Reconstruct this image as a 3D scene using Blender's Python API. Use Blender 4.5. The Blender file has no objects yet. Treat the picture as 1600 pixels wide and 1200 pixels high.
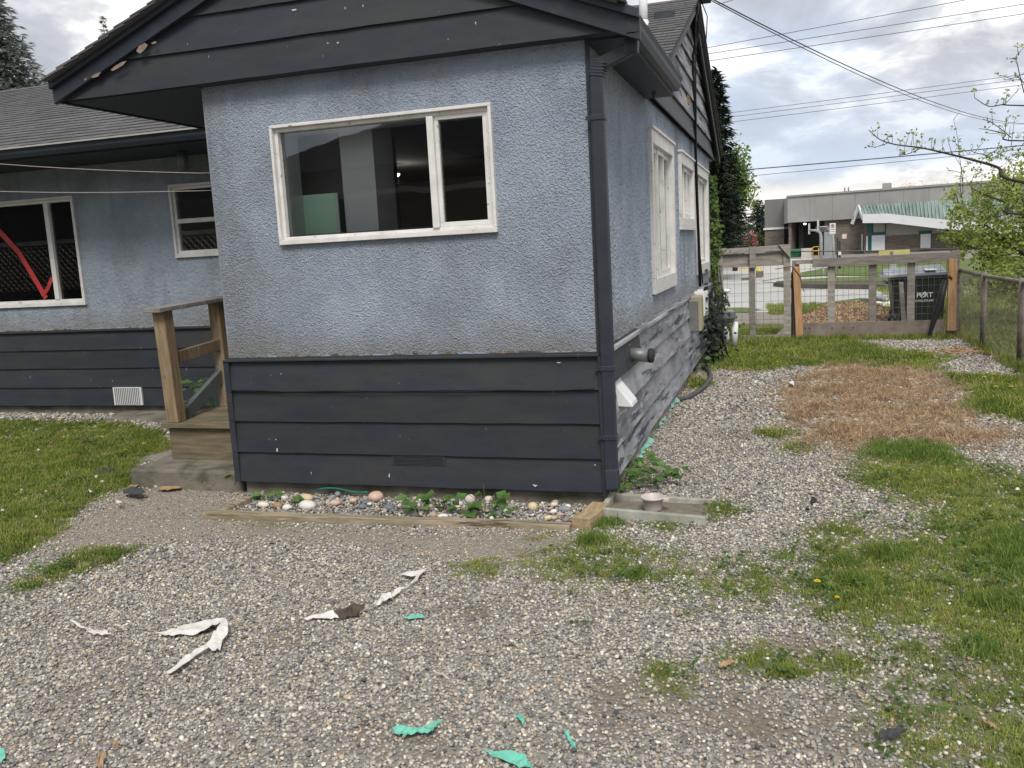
import bpy, bmesh, math, random
import numpy as np
from mathutils import Vector, Matrix
S = bpy.context.scene
COL = S.collection
random.seed(7); rng = np.random.default_rng(11)

# ---------------------------------------------------------------- camera
FPX = 1371.83
CAM = np.array([1.063, -5.023, 1.56])
_a, _b, _c = np.radians([8.75, -3.1, -17.612])
_f = np.array([math.sin(_c)*math.cos(_a), math.cos(_c)*math.cos(_a), -math.sin(_a)])
_r = np.array([math.cos(_c), -math.sin(_c), 0.0]); _u = np.cross(_r, _f)
_R = _r*math.cos(_b)+_u*math.sin(_b); _U = _u*math.cos(_b)-_r*math.sin(_b)
cd = bpy.data.cameras.new('camera'); cam = bpy.data.objects.new('camera', cd); COL.objects.link(cam)
cd.sensor_width = 36; cd.lens = 36*FPX/1600; cd.clip_start = .05; cd.clip_end = 3000
cam.matrix_world = Matrix(((_R[0], _U[0], -_f[0], CAM[0]), (_R[1], _U[1], -_f[1], CAM[1]), (_R[2], _U[2], -_f[2], CAM[2]), (0, 0, 0, 1)))
S.camera = cam

def ray(x, y): return _f+_R*(x-800)/FPX+_U*(600-y)/FPX
def on(x, y, ax, v):
    d = ray(x, y); i = 'XYZ'.index(ax); return CAM+d*((v-CAM[i])/d[i])
def G(x, y, z=0.0):
    p = on(x, y, 'Z', z); return (float(p[0]), float(p[1]))
def dep(x, y, t): return tuple(float(q) for q in CAM+ray(x, y)*t)
def project(P):
    v = P-CAM; z = v@_f
    return 800+FPX*(v@_R)/z, 600-FPX*(v@_U)/z, z

# ---------------------------------------------------------------- daylight
SUN_EL, SUN_AZ = 50, 162       # degrees; azimuth measured from +Y towards +X
W = bpy.data.worlds.new('World'); S.world = W; W.use_nodes = True
nt = W.node_tree; N = nt.nodes; L = nt.links; N.clear()
wo = N.new('ShaderNodeOutputWorld'); bg = N.new('ShaderNodeBackground'); bg.inputs['Strength'].default_value = .1
L.new(bg.outputs[0], wo.inputs[0])
sky = N.new('ShaderNodeTexSky'); sky.sky_type = 'NISHITA'; sky.sun_disc = False
sky.sun_elevation = math.radians(SUN_EL); sky.sun_rotation = math.radians(SUN_AZ)
tc = N.new('ShaderNodeTexCoord'); sep = N.new('ShaderNodeSeparateXYZ'); L.new(tc.outputs['Generated'], sep.inputs[0])
def wmath(op, a, b=None, clamp=False):
    n = N.new('ShaderNodeMath'); n.operation = op; n.use_clamp = clamp
    for i, q in enumerate((a, b)):
        if q is None: continue
        if isinstance(q, (int, float)): n.inputs[i].default_value = q
        else: L.new(q, n.inputs[i])
    return n.outputs[0]
zc = wmath('MAXIMUM', sep.outputs['Z'], 0.0)
den = wmath('ADD', zc, .34)
cv = N.new('ShaderNodeCombineXYZ')
L.new(wmath('DIVIDE', sep.outputs['X'], den), cv.inputs[0]); L.new(wmath('DIVIDE', sep.outputs['Y'], den), cv.inputs[1])
def wnoise(scale, detail, rough, dist, off):
    mp = N.new('ShaderNodeMapping'); mp.inputs['Location'].default_value = off; L.new(cv.outputs[0], mp.inputs[0])
    n = N.new('ShaderNodeTexNoise'); n.inputs['Scale'].default_value = scale; n.inputs['Detail'].default_value = detail
    n.inputs['Roughness'].default_value = rough; n.inputs['Distortion'].default_value = dist
    L.new(mp.outputs[0], n.inputs['Vector']); return n.outputs['Fac']
def wramp(fac, stops):
    r = N.new('ShaderNodeValToRGB'); e = r.color_ramp.elements
    while len(e) < len(stops): e.new(.5)
    for k, (p, c) in zip(e, stops): k.position = p; k.color = (*c, 1)
    L.new(fac, r.inputs[0]); return r.outputs[0]
def wmix(fac, a, b):
    m = N.new('ShaderNodeMix'); m.data_type = 'RGBA'; m.clamp_result = False
    if isinstance(fac, (int, float)): m.inputs[0].default_value = fac
    else: L.new(fac, m.inputs[0])
    for q, i in ((a, 6), (b, 7)):
        if isinstance(q, tuple): m.inputs[i].default_value = (*q, 1)
        else: L.new(q, m.inputs[i])
    return m.outputs[2]
cl = wramp(wnoise(3.4, 12, .56, .25, (1.3, .35, 0)), [(.34, (.45, .475, .54)), (.46, (.56, .58, .635)), (.515, (.74, .755, .79)), (.55, (.97, .965, .955)), (.63, (1.12, 1.11, 1.08)), (.74, (1.0, .99, .98))])
cs = N.new('ShaderNodeVectorMath'); cs.operation = 'SCALE'; cs.inputs['Scale'].default_value = 5.6; L.new(cl, cs.inputs[0])
cover = wmath('MULTIPLY', wramp(wnoise(.8, 6, .6, .2, (3.1, 1.2, 0)), [(.30, (.5,)*3), (.50, (1, 1, 1))]), 1.0)
skc = wmix(cover, wmix(.5, sky.outputs[0], (4.2, 5.2, 6.8)), cs.outputs[0])
hz = wramp(sep.outputs['Z'], [(.0, (1, 1, 1)), (.036, (1, 1, 1)), (.056, (.0,)*3)])
blue = wramp(sep.outputs['Z'], [(.05, (0, 0, 0)), (.07, (.75,)*3), (.11, (.45,)*3), (.17, (0,)*3)])
skc = wmix(blue, skc, (3.3, 3.9, 4.8))
skc = wmix(hz, skc, (5.9, 5.5, 5.0))
L.new(skc, bg.inputs['Color'])
sl = bpy.data.lights.new('sun', 'SUN'); sun = bpy.data.objects.new('sun', sl); COL.objects.link(sun)
sl.energy = 1.5; sl.angle = math.radians(22); sl.color = (1, .95, .87)
_el, _az = math.radians(SUN_EL), math.radians(SUN_AZ)
_sd = Vector((math.sin(_az)*math.cos(_el), math.cos(_az)*math.cos(_el), math.sin(_el)))
sun.rotation_euler = _sd.to_track_quat('Z', 'Y').to_euler()
S.view_settings.view_transform = 'Standard'; S.view_settings.look = 'None'; S.view_settings.gamma = 1
S.view_settings.exposure = 0.98; S.view_settings.use_curve_mapping = False

# ---------------------------------------------------------------- materials
def M(name, cols, scale=6, stretch=(1, 1, 1), rough=.75, bump=.15, bscale=80, bstretch=None, detail=6, layers=(), island=0, spec=.3, metal=0, bdist=.004, objrnd=0, trans=0, alpha=1, zdirt=None):
    m = bpy.data.materials.new(name); m.use_nodes = True; t = m.node_tree; n = t.nodes; l = t.links
    p = n['Principled BSDF']; p.inputs['Roughness'].default_value = rough; p.inputs['Metallic'].default_value = metal
    p.inputs['Specular IOR Level'].default_value = spec
    c = n.new('ShaderNodeTexCoord'); vec = c.outputs['Object']
    oi = n.new('ShaderNodeObjectInfo')
    if objrnd:
        sh = n.new('ShaderNodeVectorMath'); sh.operation = 'MULTIPLY_ADD'; l.new(oi.outputs['Random'], sh.inputs[0]); sh.inputs[1].default_value = (37, 53, 29); l.new(vec, sh.inputs[2]); vec = sh.outputs[0]
    def mp(st):
        k = n.new('ShaderNodeMapping'); k.inputs['Scale'].default_value = st; l.new(vec, k.inputs[0]); return k.outputs[0]
    def nz(sc, st, dt=6, ro=.6):
        k = n.new('ShaderNodeTexNoise'); k.inputs['Scale'].default_value = sc; k.inputs['Detail'].default_value = dt; k.inputs['Roughness'].default_value = ro
        l.new(mp(st), k.inputs['Vector']); return k.outputs['Fac']
    r = n.new('ShaderNodeValToRGB'); e = r.color_ramp.elements
    while len(e) < len(cols): e.new(.5)
    for i, (k, cc) in enumerate(zip(e, cols)):
        k.position = .5 if len(cols) == 1 else .3+.4*i/(len(cols)-1); k.color = (*cc, 1)
    if len(cols) == 1: e[-1].color = (*cols[0], 1); e[0].color = (*cols[0], 1)
    l.new(nz(scale, stretch, detail), r.inputs[0]); out = r.outputs[0]
    def mix(fac, a, b):
        k = n.new('ShaderNodeMix'); k.data_type = 'RGBA'; l.new(fac, k.inputs[0]); l.new(a, k.inputs[6])
        if isinstance(b, tuple): k.inputs[7].default_value = (*b, 1)
        else: l.new(b, k.inputs[7])
        return k.outputs[2]
    for (lc, sc, st, th, soft, amt) in layers:
        q = n.new('ShaderNodeMapRange'); q.inputs[1].default_value = th-soft; q.inputs[2].default_value = th+soft; q.inputs[4].default_value = amt
        l.new(nz(sc, st, 8, .65), q.inputs[0]); out = mix(q.outputs[0], out, lc)
    if zdirt:
        z0_, z1_, zc_, za_ = zdirt; sz = n.new('ShaderNodeSeparateXYZ'); l.new(c.outputs['Object'], sz.inputs[0]); ad = n.new('ShaderNodeMath'); ad.operation = 'MULTIPLY_ADD'; ad.inputs[1].default_value = .35; l.new(nz(3.5, (1, 1, 1), 7, .7), ad.inputs[0]); l.new(sz.outputs[2], ad.inputs[2])
        q = n.new('ShaderNodeMapRange'); q.inputs[1].default_value = z0_+.17; q.inputs[2].default_value = z1_+.17; q.inputs[3].default_value = za_; q.inputs[4].default_value = 0; l.new(ad.outputs[0], q.inputs[0]); out = mix(q.outputs[0], out, zc_)
    if island or objrnd:
        g = n.new('ShaderNodeNewGeometry'); hs = n.new('ShaderNodeHueSaturation')
        src = g.outputs['Random Per Island'] if island else oi.outputs['Random']; amt = island or objrnd
        a = n.new('ShaderNodeMapRange'); a.inputs[3].default_value = 1-amt; a.inputs[4].default_value = 1+amt; l.new(src, a.inputs[0]); l.new(a.outputs[0], hs.inputs['Value'])
        l.new(out, hs.inputs['Color']); out = hs.outputs[0]
    l.new(out, p.inputs['Base Color'])
    if bump:
        b = n.new('ShaderNodeBump'); b.inputs['Strength'].default_value = bump; b.inputs['Distance'].default_value = bdist
        l.new(nz(bscale, bstretch or stretch, 5), b.inputs['Height']); l.new(b.outputs[0], p.inputs['Normal'])
    if trans:
        o = n['Material Output']; tr = n.new('ShaderNodeBsdfTranslucent'); l.new(out, tr.inputs[0]); ms = n.new('ShaderNodeMixShader'); ms.inputs[0].default_value = trans
        l.new(p.outputs[0], ms.inputs[1]); l.new(tr.outputs[0], ms.inputs[2]); l.new(ms.outputs[0], o.inputs[0])
    return m
def glass(name, tint=(.965, .98, .97), k=1.15, wav=.12):
    m = bpy.data.materials.new(name); m.use_nodes = True; t = m.node_tree; n = t.nodes; l = t.links; n.clear()
    o = n.new('ShaderNodeOutputMaterial'); tr = n.new('ShaderNodeBsdfTransparent'); gl = n.new('ShaderNodeBsdfGlossy'); fr = n.new('ShaderNodeFresnel'); mu = n.new('ShaderNodeMath'); mx = n.new('ShaderNodeMixShader')
    tr.inputs[0].default_value = (*tint, 1); gl.inputs['Roughness'].default_value = .015; fr.inputs[0].default_value = 1.5
    mu.operation = 'MULTIPLY'; mu.inputs[1].default_value = k; mu.use_clamp = True
    tcn = n.new('ShaderNodeTexCoord'); nn = n.new('ShaderNodeTexNoise'); nn.inputs['Scale'].default_value = 2.2; bp = n.new('ShaderNodeBump'); bp.inputs['Strength'].default_value = wav; bp.inputs['Distance'].default_value = .01
    l.new(tcn.outputs['Object'], nn.inputs['Vector']); l.new(nn.outputs['Fac'], bp.inputs['Height']); l.new(bp.outputs[0], gl.inputs['Normal'])
    l.new(fr.outputs[0], mu.inputs[0]); l.new(mu.outputs[0], mx.inputs[0]); l.new(tr.outputs[0], mx.inputs[1]); l.new(gl.outputs[0], mx.inputs[2]); l.new(mx.outputs[0], o.inputs[0])
    return m
def instcol(name, rough=.8, trans=0, bump=0):
    m = bpy.data.materials.new(name); m.use_nodes = True; t = m.node_tree; n = t.nodes; l = t.links
    p = n['Principled BSDF']; p.inputs['Roughness'].default_value = rough; p.inputs['Specular IOR Level'].default_value = .25
    a = n.new('ShaderNodeAttribute'); a.attribute_type = 'INSTANCER'; a.attribute_name = 'col'; out = a.outputs['Color']
    if bump:
        tc_ = n.new('ShaderNodeTexCoord'); nz = n.new('ShaderNodeTexNoise'); nz.inputs['Scale'].default_value = 2.5; nz.inputs['Detail'].default_value = 5; l.new(tc_.outputs['Object'], nz.inputs[0])
        hs = n.new('ShaderNodeHueSaturation'); mr = n.new('ShaderNodeMapRange'); mr.inputs[1].default_value = .3; mr.inputs[2].default_value = .7; mr.inputs[3].default_value = .72; mr.inputs[4].default_value = 1.25
        l.new(nz.outputs['Fac'], mr.inputs[0]); l.new(mr.outputs[0], hs.inputs['Value']); l.new(out, hs.inputs['Color']); out = hs.outputs[0]
    l.new(out, p.inputs['Base Color'])
    if trans:
        o = n['Material Output']; tr = n.new('ShaderNodeBsdfTranslucent'); l.new(out, tr.inputs[0]); ms = n.new('ShaderNodeMixShader'); ms.inputs[0].default_value = trans
        l.new(p.outputs[0], ms.inputs[1]); l.new(tr.outputs[0], ms.inputs[2]); l.new(ms.outputs[0], o.inputs[0])
    return m
def emis(name, c, s):
    m = bpy.data.materials.new(name); m.use_nodes = True; p = m.node_tree.nodes['Principled BSDF']
    p.inputs['Base Color'].default_value = (*c, 1); p.inputs['Emission Color'].default_value = (*c, 1); p.inputs['Emission Strength'].default_value = s; return m

ST = M('blue grey stucco', [(.225, .265, .328), (.27, .313, .378), (.315, .358, .422)], 3, rough=.9, bump=.35, bscale=260, bdist=.003, detail=9,
       layers=[((.16, .175, .19), 1.1, (1, 1, .7), .57, .10, .75), ((.34, .375, .42), 60, (1, 1, 1), .58, .06, .5), ((.11, .13, .165), 90, (1, 1, 1), .60, .05, .55), ((.145, .16, .175), 3.2, (1, 1, .12), .60, .07, .55), ((.30, .29, .26), 2.6, (1, 1, 1.4), .70, .03, .5)], zdirt=(.93, 1.16, (.17, .165, .15), .75))
DK = M('dark slate paint', [(.022, .028, .038), (.028, .034, .045), (.034, .040, .051)], 5, (.6, 1, 2), .55, .25, 40, (1, 4, 25), layers=[((.045, .046, .035), 2.2, (1, 1, 1.6), .62, .09, .6), ((.38, .39, .40), 30, (1, 1, .5), .69, .012, .8), ((.05, .047, .04), 3, (.5, 1, 2), .56, .1, .5), ((.022, .026, .034), 9, (1, 1, 3), .62, .08, .6)], objrnd=.12, bdist=.003)
TR = M('dark trim paint', [(.024, .029, .041), (.032, .038, .051)], 5, (.5, 1, 2), .5, .2, 40, (1, 4, 20), layers=[((.36, .27, .19), 3.2, (1, 1, 2), .735, .012, .9), ((.06, .07, .09), 5, (1, 1, 1), .62, .08, .5)], objrnd=.1, bdist=.003)
SOF = M('soffit paint', [(.028, .035, .05), (.036, .044, .06)], 4, rough=.6, bump=.1)
PEEL = M('peeling grey paint', [(.25, .26, .295), (.33, .34, .37), (.41, .415, .43)], 4, (1, .3, 2), .8, .5, 30, (1, 1.5, 16), layers=[((.10, .108, .13), 2.2, (1, .35, 1.3), .54, .10, .8), ((.035, .04, .055), 8, (1, .16, 1.6), .575, .04, .9), ((.52, .51, .50), 7, (1, .22, 2), .60, .05, .75), ((.05, .055, .07), 30, (1, .3, 1.3), .66, .04, .7), ((.30, .22, .15), 5, (1, .4, 1.6), .72, .02, .8)], objrnd=.12)
WH = M('weathered white paint', [(.56, .55, .52), (.65, .64, .62), (.72, .715, .70)], 7, rough=.5, bump=.3, bscale=60, layers=[((.32, .29, .24), 9, (1, 1, 1), .66, .04, .6), ((.10, .09, .08), 24, (1, 1, 1), .66, .02, .8)])
WHM = M('white metal', [(.62, .63, .65), (.74, .75, .76)], 5, rough=.45, bump=.05)
SH = M('asphalt shingle', [(.085, .083, .088), (.105, .103, .108), (.125, .122, .125)], 22, rough=.95, bump=.6, bscale=300, island=.13, layers=[((.055, .06, .05), 1.5, (1, 1, 1), .6, .1, .5)])
CON = M('old concrete', [(.105, .097, .08), (.165, .15, .125), (.22, .20, .17)], 5, rough=.95, bump=.6, bscale=90, layers=[((.065, .065, .04), 4, (1, 1, 1.5), .56, .07, .8), ((.42, .41, .38), 40, (1, 1, 1), .68, .03, .6)])
WD = M('treated lumber', [(.15, .105, .065), (.225, .162, .098), (.30, .23, .15)], 5, (9, 9, .8), .8, .4, 30, (10, 10, .9), layers=[((.09, .055, .03), 12, (1.5, 1.5, .8), .66, .04, .85), ((.36, .33, .29), 2, (1, 1, 1), .62, .1, .4)], objrnd=.15)
WDH = M('weathered deck timber', [(.105, .085, .055), (.16, .13, .085), (.23, .19, .13)], 5, (.8, 9, 9), .85, .4, 30, (.8, 10, 10), layers=[((.10, .09, .06), 3, (1, 1, 1), .58, .09, .7)], objrnd=.15)
WDG = M('grey weathered wood', [(.17, .155, .14), (.25, .23, .21), (.34, .315, .29)], 5, (1, 5, 5), .9, .4, 40, (1.5, 8, 8), layers=[((.07, .055, .045), 9, (1, 1, 1), .70, .03, .8)], objrnd=.2)
WDO = M('orange cedar', [(.32, .18, .09), (.42, .25, .13), (.50, .32, .18)], 5, (6, 6, .8), .8, .3, 40, (8, 8, 1), objrnd=.1)
TIM = M('old landscape timber', [(.19, .15, .105), (.29, .235, .17), (.39, .33, .25)], 5, (.8, 14, 10), .9, .9, 24, (.8, 14, 10), layers=[((.075, .05, .03), 4, (.7, 9, 9), .585, .04, .9), ((.14, .135, .065), 2.5, (1, 1, 1), .57, .1, .6), ((.48, .42, .34), 6, (.6, 8, 8), .64, .04, .6)], objrnd=.1)
GAL = M('dull galvanised metal', [(.16, .165, .17), (.24, .245, .25)], 9, rough=.5, bump=.1, metal=.5)
BLK = M('black plastic', [(.012, .013, .014), (.02, .021, .022)], 8, rough=.5, bump=.05)
CABLE = M('black cable', [(.012, .012, .014)], 8, rough=.6, bump=0)
GL = glass('window glass', k=1.6); GLD = glass('dark window glass', (.75, .78, .76), 2.4, .03)

# ---------------------------------------------------------------- mesh helpers
class B:
    def __init__(s): s.v = []; s.f = []; s.sm = []
    def add(s, vs, fs, sm=False):
        o = len(s.v); s.v += [tuple(map(float, p)) for p in vs]; s.f += [tuple(i+o for i in q) for q in fs]; s.sm += [sm]*len(fs); return s
    def hexa(s, p): return s.add(p, [(0, 3, 2, 1), (4, 5, 6, 7), (0, 1, 5, 4), (1, 2, 6, 5), (2, 3, 7, 6), (3, 0, 4, 7)])
    def box(s, x0, x1, y0, y1, z0, z1): return s.hexa([(x0, y0, z0), (x1, y0, z0), (x1, y1, z0), (x0, y1, z0), (x0, y0, z1), (x1, y0, z1), (x1, y1, z1), (x0, y1, z1)])
    def beam(s, p, q, w, h, up=(0, 0, 1)):
        p, q = Vector(p), Vector(q); d = (q-p).normalized(); sd = d.cross(Vector(up))
        if sd.length < 1e-4: sd = d.cross(Vector((0, 1, 0)))
        sd.normalize(); uu = sd.cross(d); a = sd*w/2; b = uu*h/2
        return s.hexa([p-a-b, p+a-b, q+a-b, q-a-b, p-a+b, p+a+b, q+a+b, q-a+b])
    def tube(s, pts, r, n=8, cap=True):
        pts = [Vector(p) for p in pts]; rs = r if isinstance(r, (list, tuple)) else [r]*len(pts); vs = []; fs = []
        for i, p in enumerate(pts):
            d = (pts[min(i+1, len(pts)-1)]-pts[max(i-1, 0)])
            d = d.normalized() if d.length > 1e-9 else Vector((0, 0, 1))
            a = d.cross(Vector((0, 0, 1)) if abs(d.z) < .9 else Vector((1, 0, 0))).normalized(); b = a.cross(d)
            vs += [p+(a*math.cos(t)+b*math.sin(t))*rs[i] for t in [2*math.pi*k/n for k in range(n)]]
        for i in range(len(pts)-1): fs += [(i*n+k, i*n+(k+1) % n, (i+1)*n+(k+1) % n, (i+1)*n+k) for k in range(n)]
        if cap: fs += [tuple(range(n-1, -1, -1)), tuple(range((len(pts)-1)*n, len(pts)*n))]
        return s.add(vs, fs, n > 5)
    def prism(s, poly, vec):
        n = len(poly); vec = Vector(vec); vs = [Vector(p) for p in poly]; vs = vs+[p+vec for p in vs]
        return s.add(vs, [tuple(range(n))[::-1], tuple(range(n, 2*n))]+[(i, (i+1) % n, n+(i+1) % n, n+i) for i in range(n)])
    def lathe(s, c, prof, n=20):
        vs = []; fs = []
        for (r, z) in prof: vs += [(c[0]+r*math.cos(2*math.pi*k/n), c[1]+r*math.sin(2*math.pi*k/n), c[2]+z) for k in range(n)]
        for i in range(len(prof)-1): fs += [(i*n+k, i*n+(k+1) % n, (i+1)*n+(k+1) % n, (i+1)*n+k) for k in range(n)]
        return s.add(vs, fs, True)
    def blob(s, c, r, seed=0, sub=2, jit=.12, rz=0.):
        bm = bmesh.new(); bmesh.ops.create_icosphere(bm, subdivisions=sub, radius=1); rr = random.Random(seed)
        ph = [rr.uniform(0, 6) for _ in range(6)]; vs = []; ca, sa = math.cos(rz), math.sin(rz)
        for v in bm.verts:
            k = 1+jit*(math.sin(2.1*v.co.x+ph[0])+math.sin(2.7*v.co.y+ph[1])+math.sin(2.4*v.co.z+ph[2])+.5*math.sin(5*v.co.x+ph[3])*math.sin(5*v.co.y+ph[4]))/2
            x, y, z = v.co.x*r[0]*k, v.co.y*r[1]*k, v.co.z*r[2]*k; vs.append((c[0]+x*ca-y*sa, c[1]+x*sa+y*ca, c[2]+z))
        fs = [tuple(w.index for w in f.verts) for f in bm.faces]; bm.free(); return s.add(vs, fs, True)
    def leaf(s, c, d, nrm, l, w, curl=.15):
        c, d, nrm = Vector(c), Vector(d).normalized(), Vector(nrm); sd = d.cross(nrm)
        if sd.length < 1e-4: sd = d.cross(Vector((1, 0, .3)))
        sd.normalize(); nn = sd.cross(d)
        return s.add([c, c+d*l*.45+sd*w/2+nn*curl*l*.4, c+d*l, c+d*l*.45-sd*w/2+nn*curl*l*.4, c+d*l*.5], [(0, 1, 4), (1, 2, 4), (2, 3, 4), (3, 0, 4)])
    def build(s, name, mat, parent=None, bevel=0, label=None, kind=None, wire=None):
        off = WL.get(parent.name, Vector((0, 0, 0))) if parent else Vector((0, 0, 0))
        me = bpy.data.meshes.new(name); me.from_pydata([tuple(Vector(p)-off) for p in s.v], [], s.f); me.update()
        me.polygons.foreach_set('use_smooth', s.sm); me.materials.append(mat)
        o = bpy.data.objects.new(name, me); COL.objects.link(o)
        if parent: o.parent = parent; WL[o.name] = off
        else: WL[o.name] = Vector((0, 0, 0))
        if bevel:
            b = o.modifiers.new('bevel', 'BEVEL'); b.width = bevel; b.segments = 2; b.limit_method = 'ANGLE'
        if label: o['label'] = label
        if kind: o['kind'] = kind
        return o
WL = {}
def thing(name, label, cat, loc=(0, 0, 0), group=None):
    o = bpy.data.objects.new(name, None); COL.objects.link(o); o.location = loc; o.empty_display_size = .1
    o['label'] = label; o['category'] = cat
    if group: o['group'] = group
    WL[o.name] = Vector(loc); return o
def tag(o, label, cat, group=None):
    o['label'] = label; o['category'] = cat
    if group: o['group'] = group
    return o
def struct(o): o['kind'] = 'structure'; return o
def bx(*a): return B().box(*a)
def copy_tree(o, parent=None):
    c = o.copy(); COL.objects.link(c)
    if parent: c.parent = parent
    for ch in o.children: copy_tree(ch, c)
    return c

# hidden source meshes for scattered instances
def source(name, objs):
    c = bpy.data.collections.new(name)
    for o in objs: c.objects.link(o)
    return c
def src_obj(name, b, mat):
    me = bpy.data.meshes.new(name); me.from_pydata(b.v, [], b.f); me.update(); me.polygons.foreach_set('use_smooth', b.sm); me.materials.append(mat)
    return bpy.data.objects.new(name, me)
def scatter(name, coll, n_src, P, rot, scl, col, label=None, cat=None):
    me = bpy.data.meshes.new(name); me.vertices.add(len(P)); me.vertices.foreach_set('co', np.asarray(P, np.float32).ravel()); me.update()
    a = me.attributes.new('rot', 'FLOAT_VECTOR', 'POINT'); a.data.foreach_set('vector', np.asarray(rot, np.float32).ravel())
    a = me.attributes.new('scl', 'FLOAT_VECTOR', 'POINT'); a.data.foreach_set('vector', np.asarray(scl, np.float32).ravel())
    a = me.attributes.new('col', 'FLOAT_COLOR', 'POINT'); a.data.foreach_set('color', np.c_[col, np.ones(len(P))].astype(np.float32).ravel())
    a = me.attributes.new('idx', 'INT', 'POINT'); a.data.foreach_set('value', rng.integers(0, n_src, len(P)).astype(np.int32))
    o = bpy.data.objects.new(name, me); COL.objects.link(o); o['kind'] = 'stuff'
    if label: o['label'] = label
    if cat: o['category'] = cat
    g = bpy.data.node_groups.new(name+' scatter', 'GeometryNodeTree'); g.interface.new_socket('Geometry', in_out='INPUT', socket_type='NodeSocketGeometry'); g.interface.new_socket('Geometry', in_out='OUTPUT', socket_type='NodeSocketGeometry')
    n = g.nodes; l = g.links; gi = n.new('NodeGroupInput'); go = n.new('NodeGroupOutput'); ip = n.new('GeometryNodeInstanceOnPoints'); ci = n.new('GeometryNodeCollectionInfo')
    ci.inputs['Collection'].default_value = coll; ci.inputs['Separate Children'].default_value = True; ci.inputs['Reset Children'].default_value = True
    def na(nm, ty):
        k = n.new('GeometryNodeInputNamedAttribute'); k.data_type = ty; k.inputs['Name'].default_value = nm; return k.outputs[0]
    l.new(gi.outputs[0], ip.inputs['Points']); l.new(ci.outputs[0], ip.inputs['Instance']); ip.inputs['Pick Instance'].default_value = True
    l.new(na('idx', 'INT'), ip.inputs['Instance Index']); l.new(na('rot', 'FLOAT_VECTOR'), ip.inputs['Rotation']); l.new(na('scl', 'FLOAT_VECTOR'), ip.inputs['Scale'])
    l.new(ip.outputs[0], go.inputs[0]); md = o.modifiers.new('scatter', 'NODES'); md.node_group = g
    return o
# ---------------------------------------------------------------- ground
def gpoly(px, extra=()): return np.array([G(*p) for p in px]+list(extra))
def sdf(P, poly):
    """signed distance, positive inside"""
    d = np.full(len(P), 1e9); ins = np.zeros(len(P), bool); n = len(poly)
    for i in range(n):
        a, b = poly[i], poly[(i+1) % n]; e = b-a; w = P-a; t = np.clip((w@e)/(e@e+1e-12), 0, 1)
        d = np.minimum(d, np.hypot(*(w-t[:, None]*e).T))
        c = ((a[1] > P[:, 1]) != (b[1] > P[:, 1])); xx = a[0]+(P[:, 1]-a[1])*(b[0]-a[0])/((b[1]-a[1]) if abs(b[1]-a[1]) > 1e-9 else 1e-9)
        ins ^= c & (P[:, 0] < xx)
    return np.where(ins, d, -d)
_ph = rng.uniform(0, 6.28, (40, 2)); _an = rng.uniform(0, 6.28, 40)
def fnoise(P, f, k0=0, octs=4):
    o = np.zeros(len(P)); amp = 1; tot = 0
    for i in range(octs):
        for j in range(3):
            q = (k0+i*3+j) % 40; u = P[:, 0]*math.cos(_an[q])+P[:, 1]*math.sin(_an[q]); v = -P[:, 0]*math.sin(_an[q])+P[:, 1]*math.cos(_an[q])
            o += amp*np.sin(f*u+_ph[q, 0]+1.3*np.sin(f*.7*v+_ph[q, 1])); tot += amp
        f *= 2.03; amp *= .6
    return o/tot
sm = lambda d, w: np.clip(.5+d/w, 0, 1)
LAWN = gpoly([(0, 655), (175, 655), (250, 676), (285, 698), (215, 715), (235, 752), (160, 775), (110, 815), (60, 850), (0, 882)], [(-4.2, -2.6), (-12, -2.6), (-12, 2.0)])
TUFT = gpoly([(15, 925), (60, 888), (130, 862), (215, 858), (185, 880), (110, 905), (40, 928)])
RGR = gpoly([(1365, 700), (1425, 690), (1500, 712), (1640, 740), (1900, 800), (1900, 1300), (1480, 1300), (1420, 1160), (1360, 1100), (1440, 1050), (1340, 1005), (1240, 945), (1100, 960), (960, 925), (850, 905), (820, 890), (880, 862), (925, 810), (960, 800), (1000, 850), (1100, 868), (1190, 868), (1300, 820), (1330, 790), (1310, 745)])
RCORE = gpoly([(1380, 705), (1600, 745), (1900, 830), (1900, 1200), (1560, 1150), (1500, 1000), (1330, 930), (1330, 860), (1430, 800), (1350, 770)])
BARE = gpoly([(1320, 760), (1440, 790), (1470, 830), (1330, 850), (1290, 800)])
BACK = gpoly([(1105, 560), (1150, 535), (1250, 522), (1330, 536), (1470, 560), (1465, 580), (1380, 585), (1260, 570), (1190, 580), (1125, 575)])
BACK2 = gpoly([(1095, 536), (1245, 536), (1245, 506), (1095, 506)])
RTUFT = gpoly([(1485, 588), (1560, 590), (1660, 600), (1700, 680), (1600, 662), (1530, 640)])
DRY = gpoly([(1215, 612), (1262, 578), (1330, 566), (1420, 574), (1480, 596), (1530, 640), (1570, 672), (1540, 702), (1400, 694), (1310, 712), (1255, 690), (1235, 650)])
PATH = gpoly([(240, 752), (375, 758), (365, 800), (340, 812), (560, 828), (905, 836), (872, 882), (760, 880), (600, 862), (480, 850), (330, 842), (240, 850), (70, 862), (110, 815), (160, 780)])
SIDE = gpoly([(955, 720), (1060, 600), (1110, 570), (1140, 575), (1060, 640), (1010, 700), (1060, 740), (980, 760)])
SPOTS = [(730, 887, .05), (765, 892, .04), (1060, 958, .09), (1165, 1033, .07), (1215, 1042, .06), (905, 972, .03), (1030, 1058, .05), (1330, 1040, .06), (940, 800, .12), (1120, 800, .10), (1040, 820, .09), (1210, 680, .12), (1245, 702, .12), (1320, 830, .14), (1450, 850, .12), (1100, 955, .09), (1420, 1115, .12), (1460, 1180, .14), (520, 815, .06), (430, 815, .06), (850, 832, .08), (160, 768, .08), (1080, 600, .22), (932, 812, .10), (955, 806, .07), (925, 835, .08)]
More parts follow.
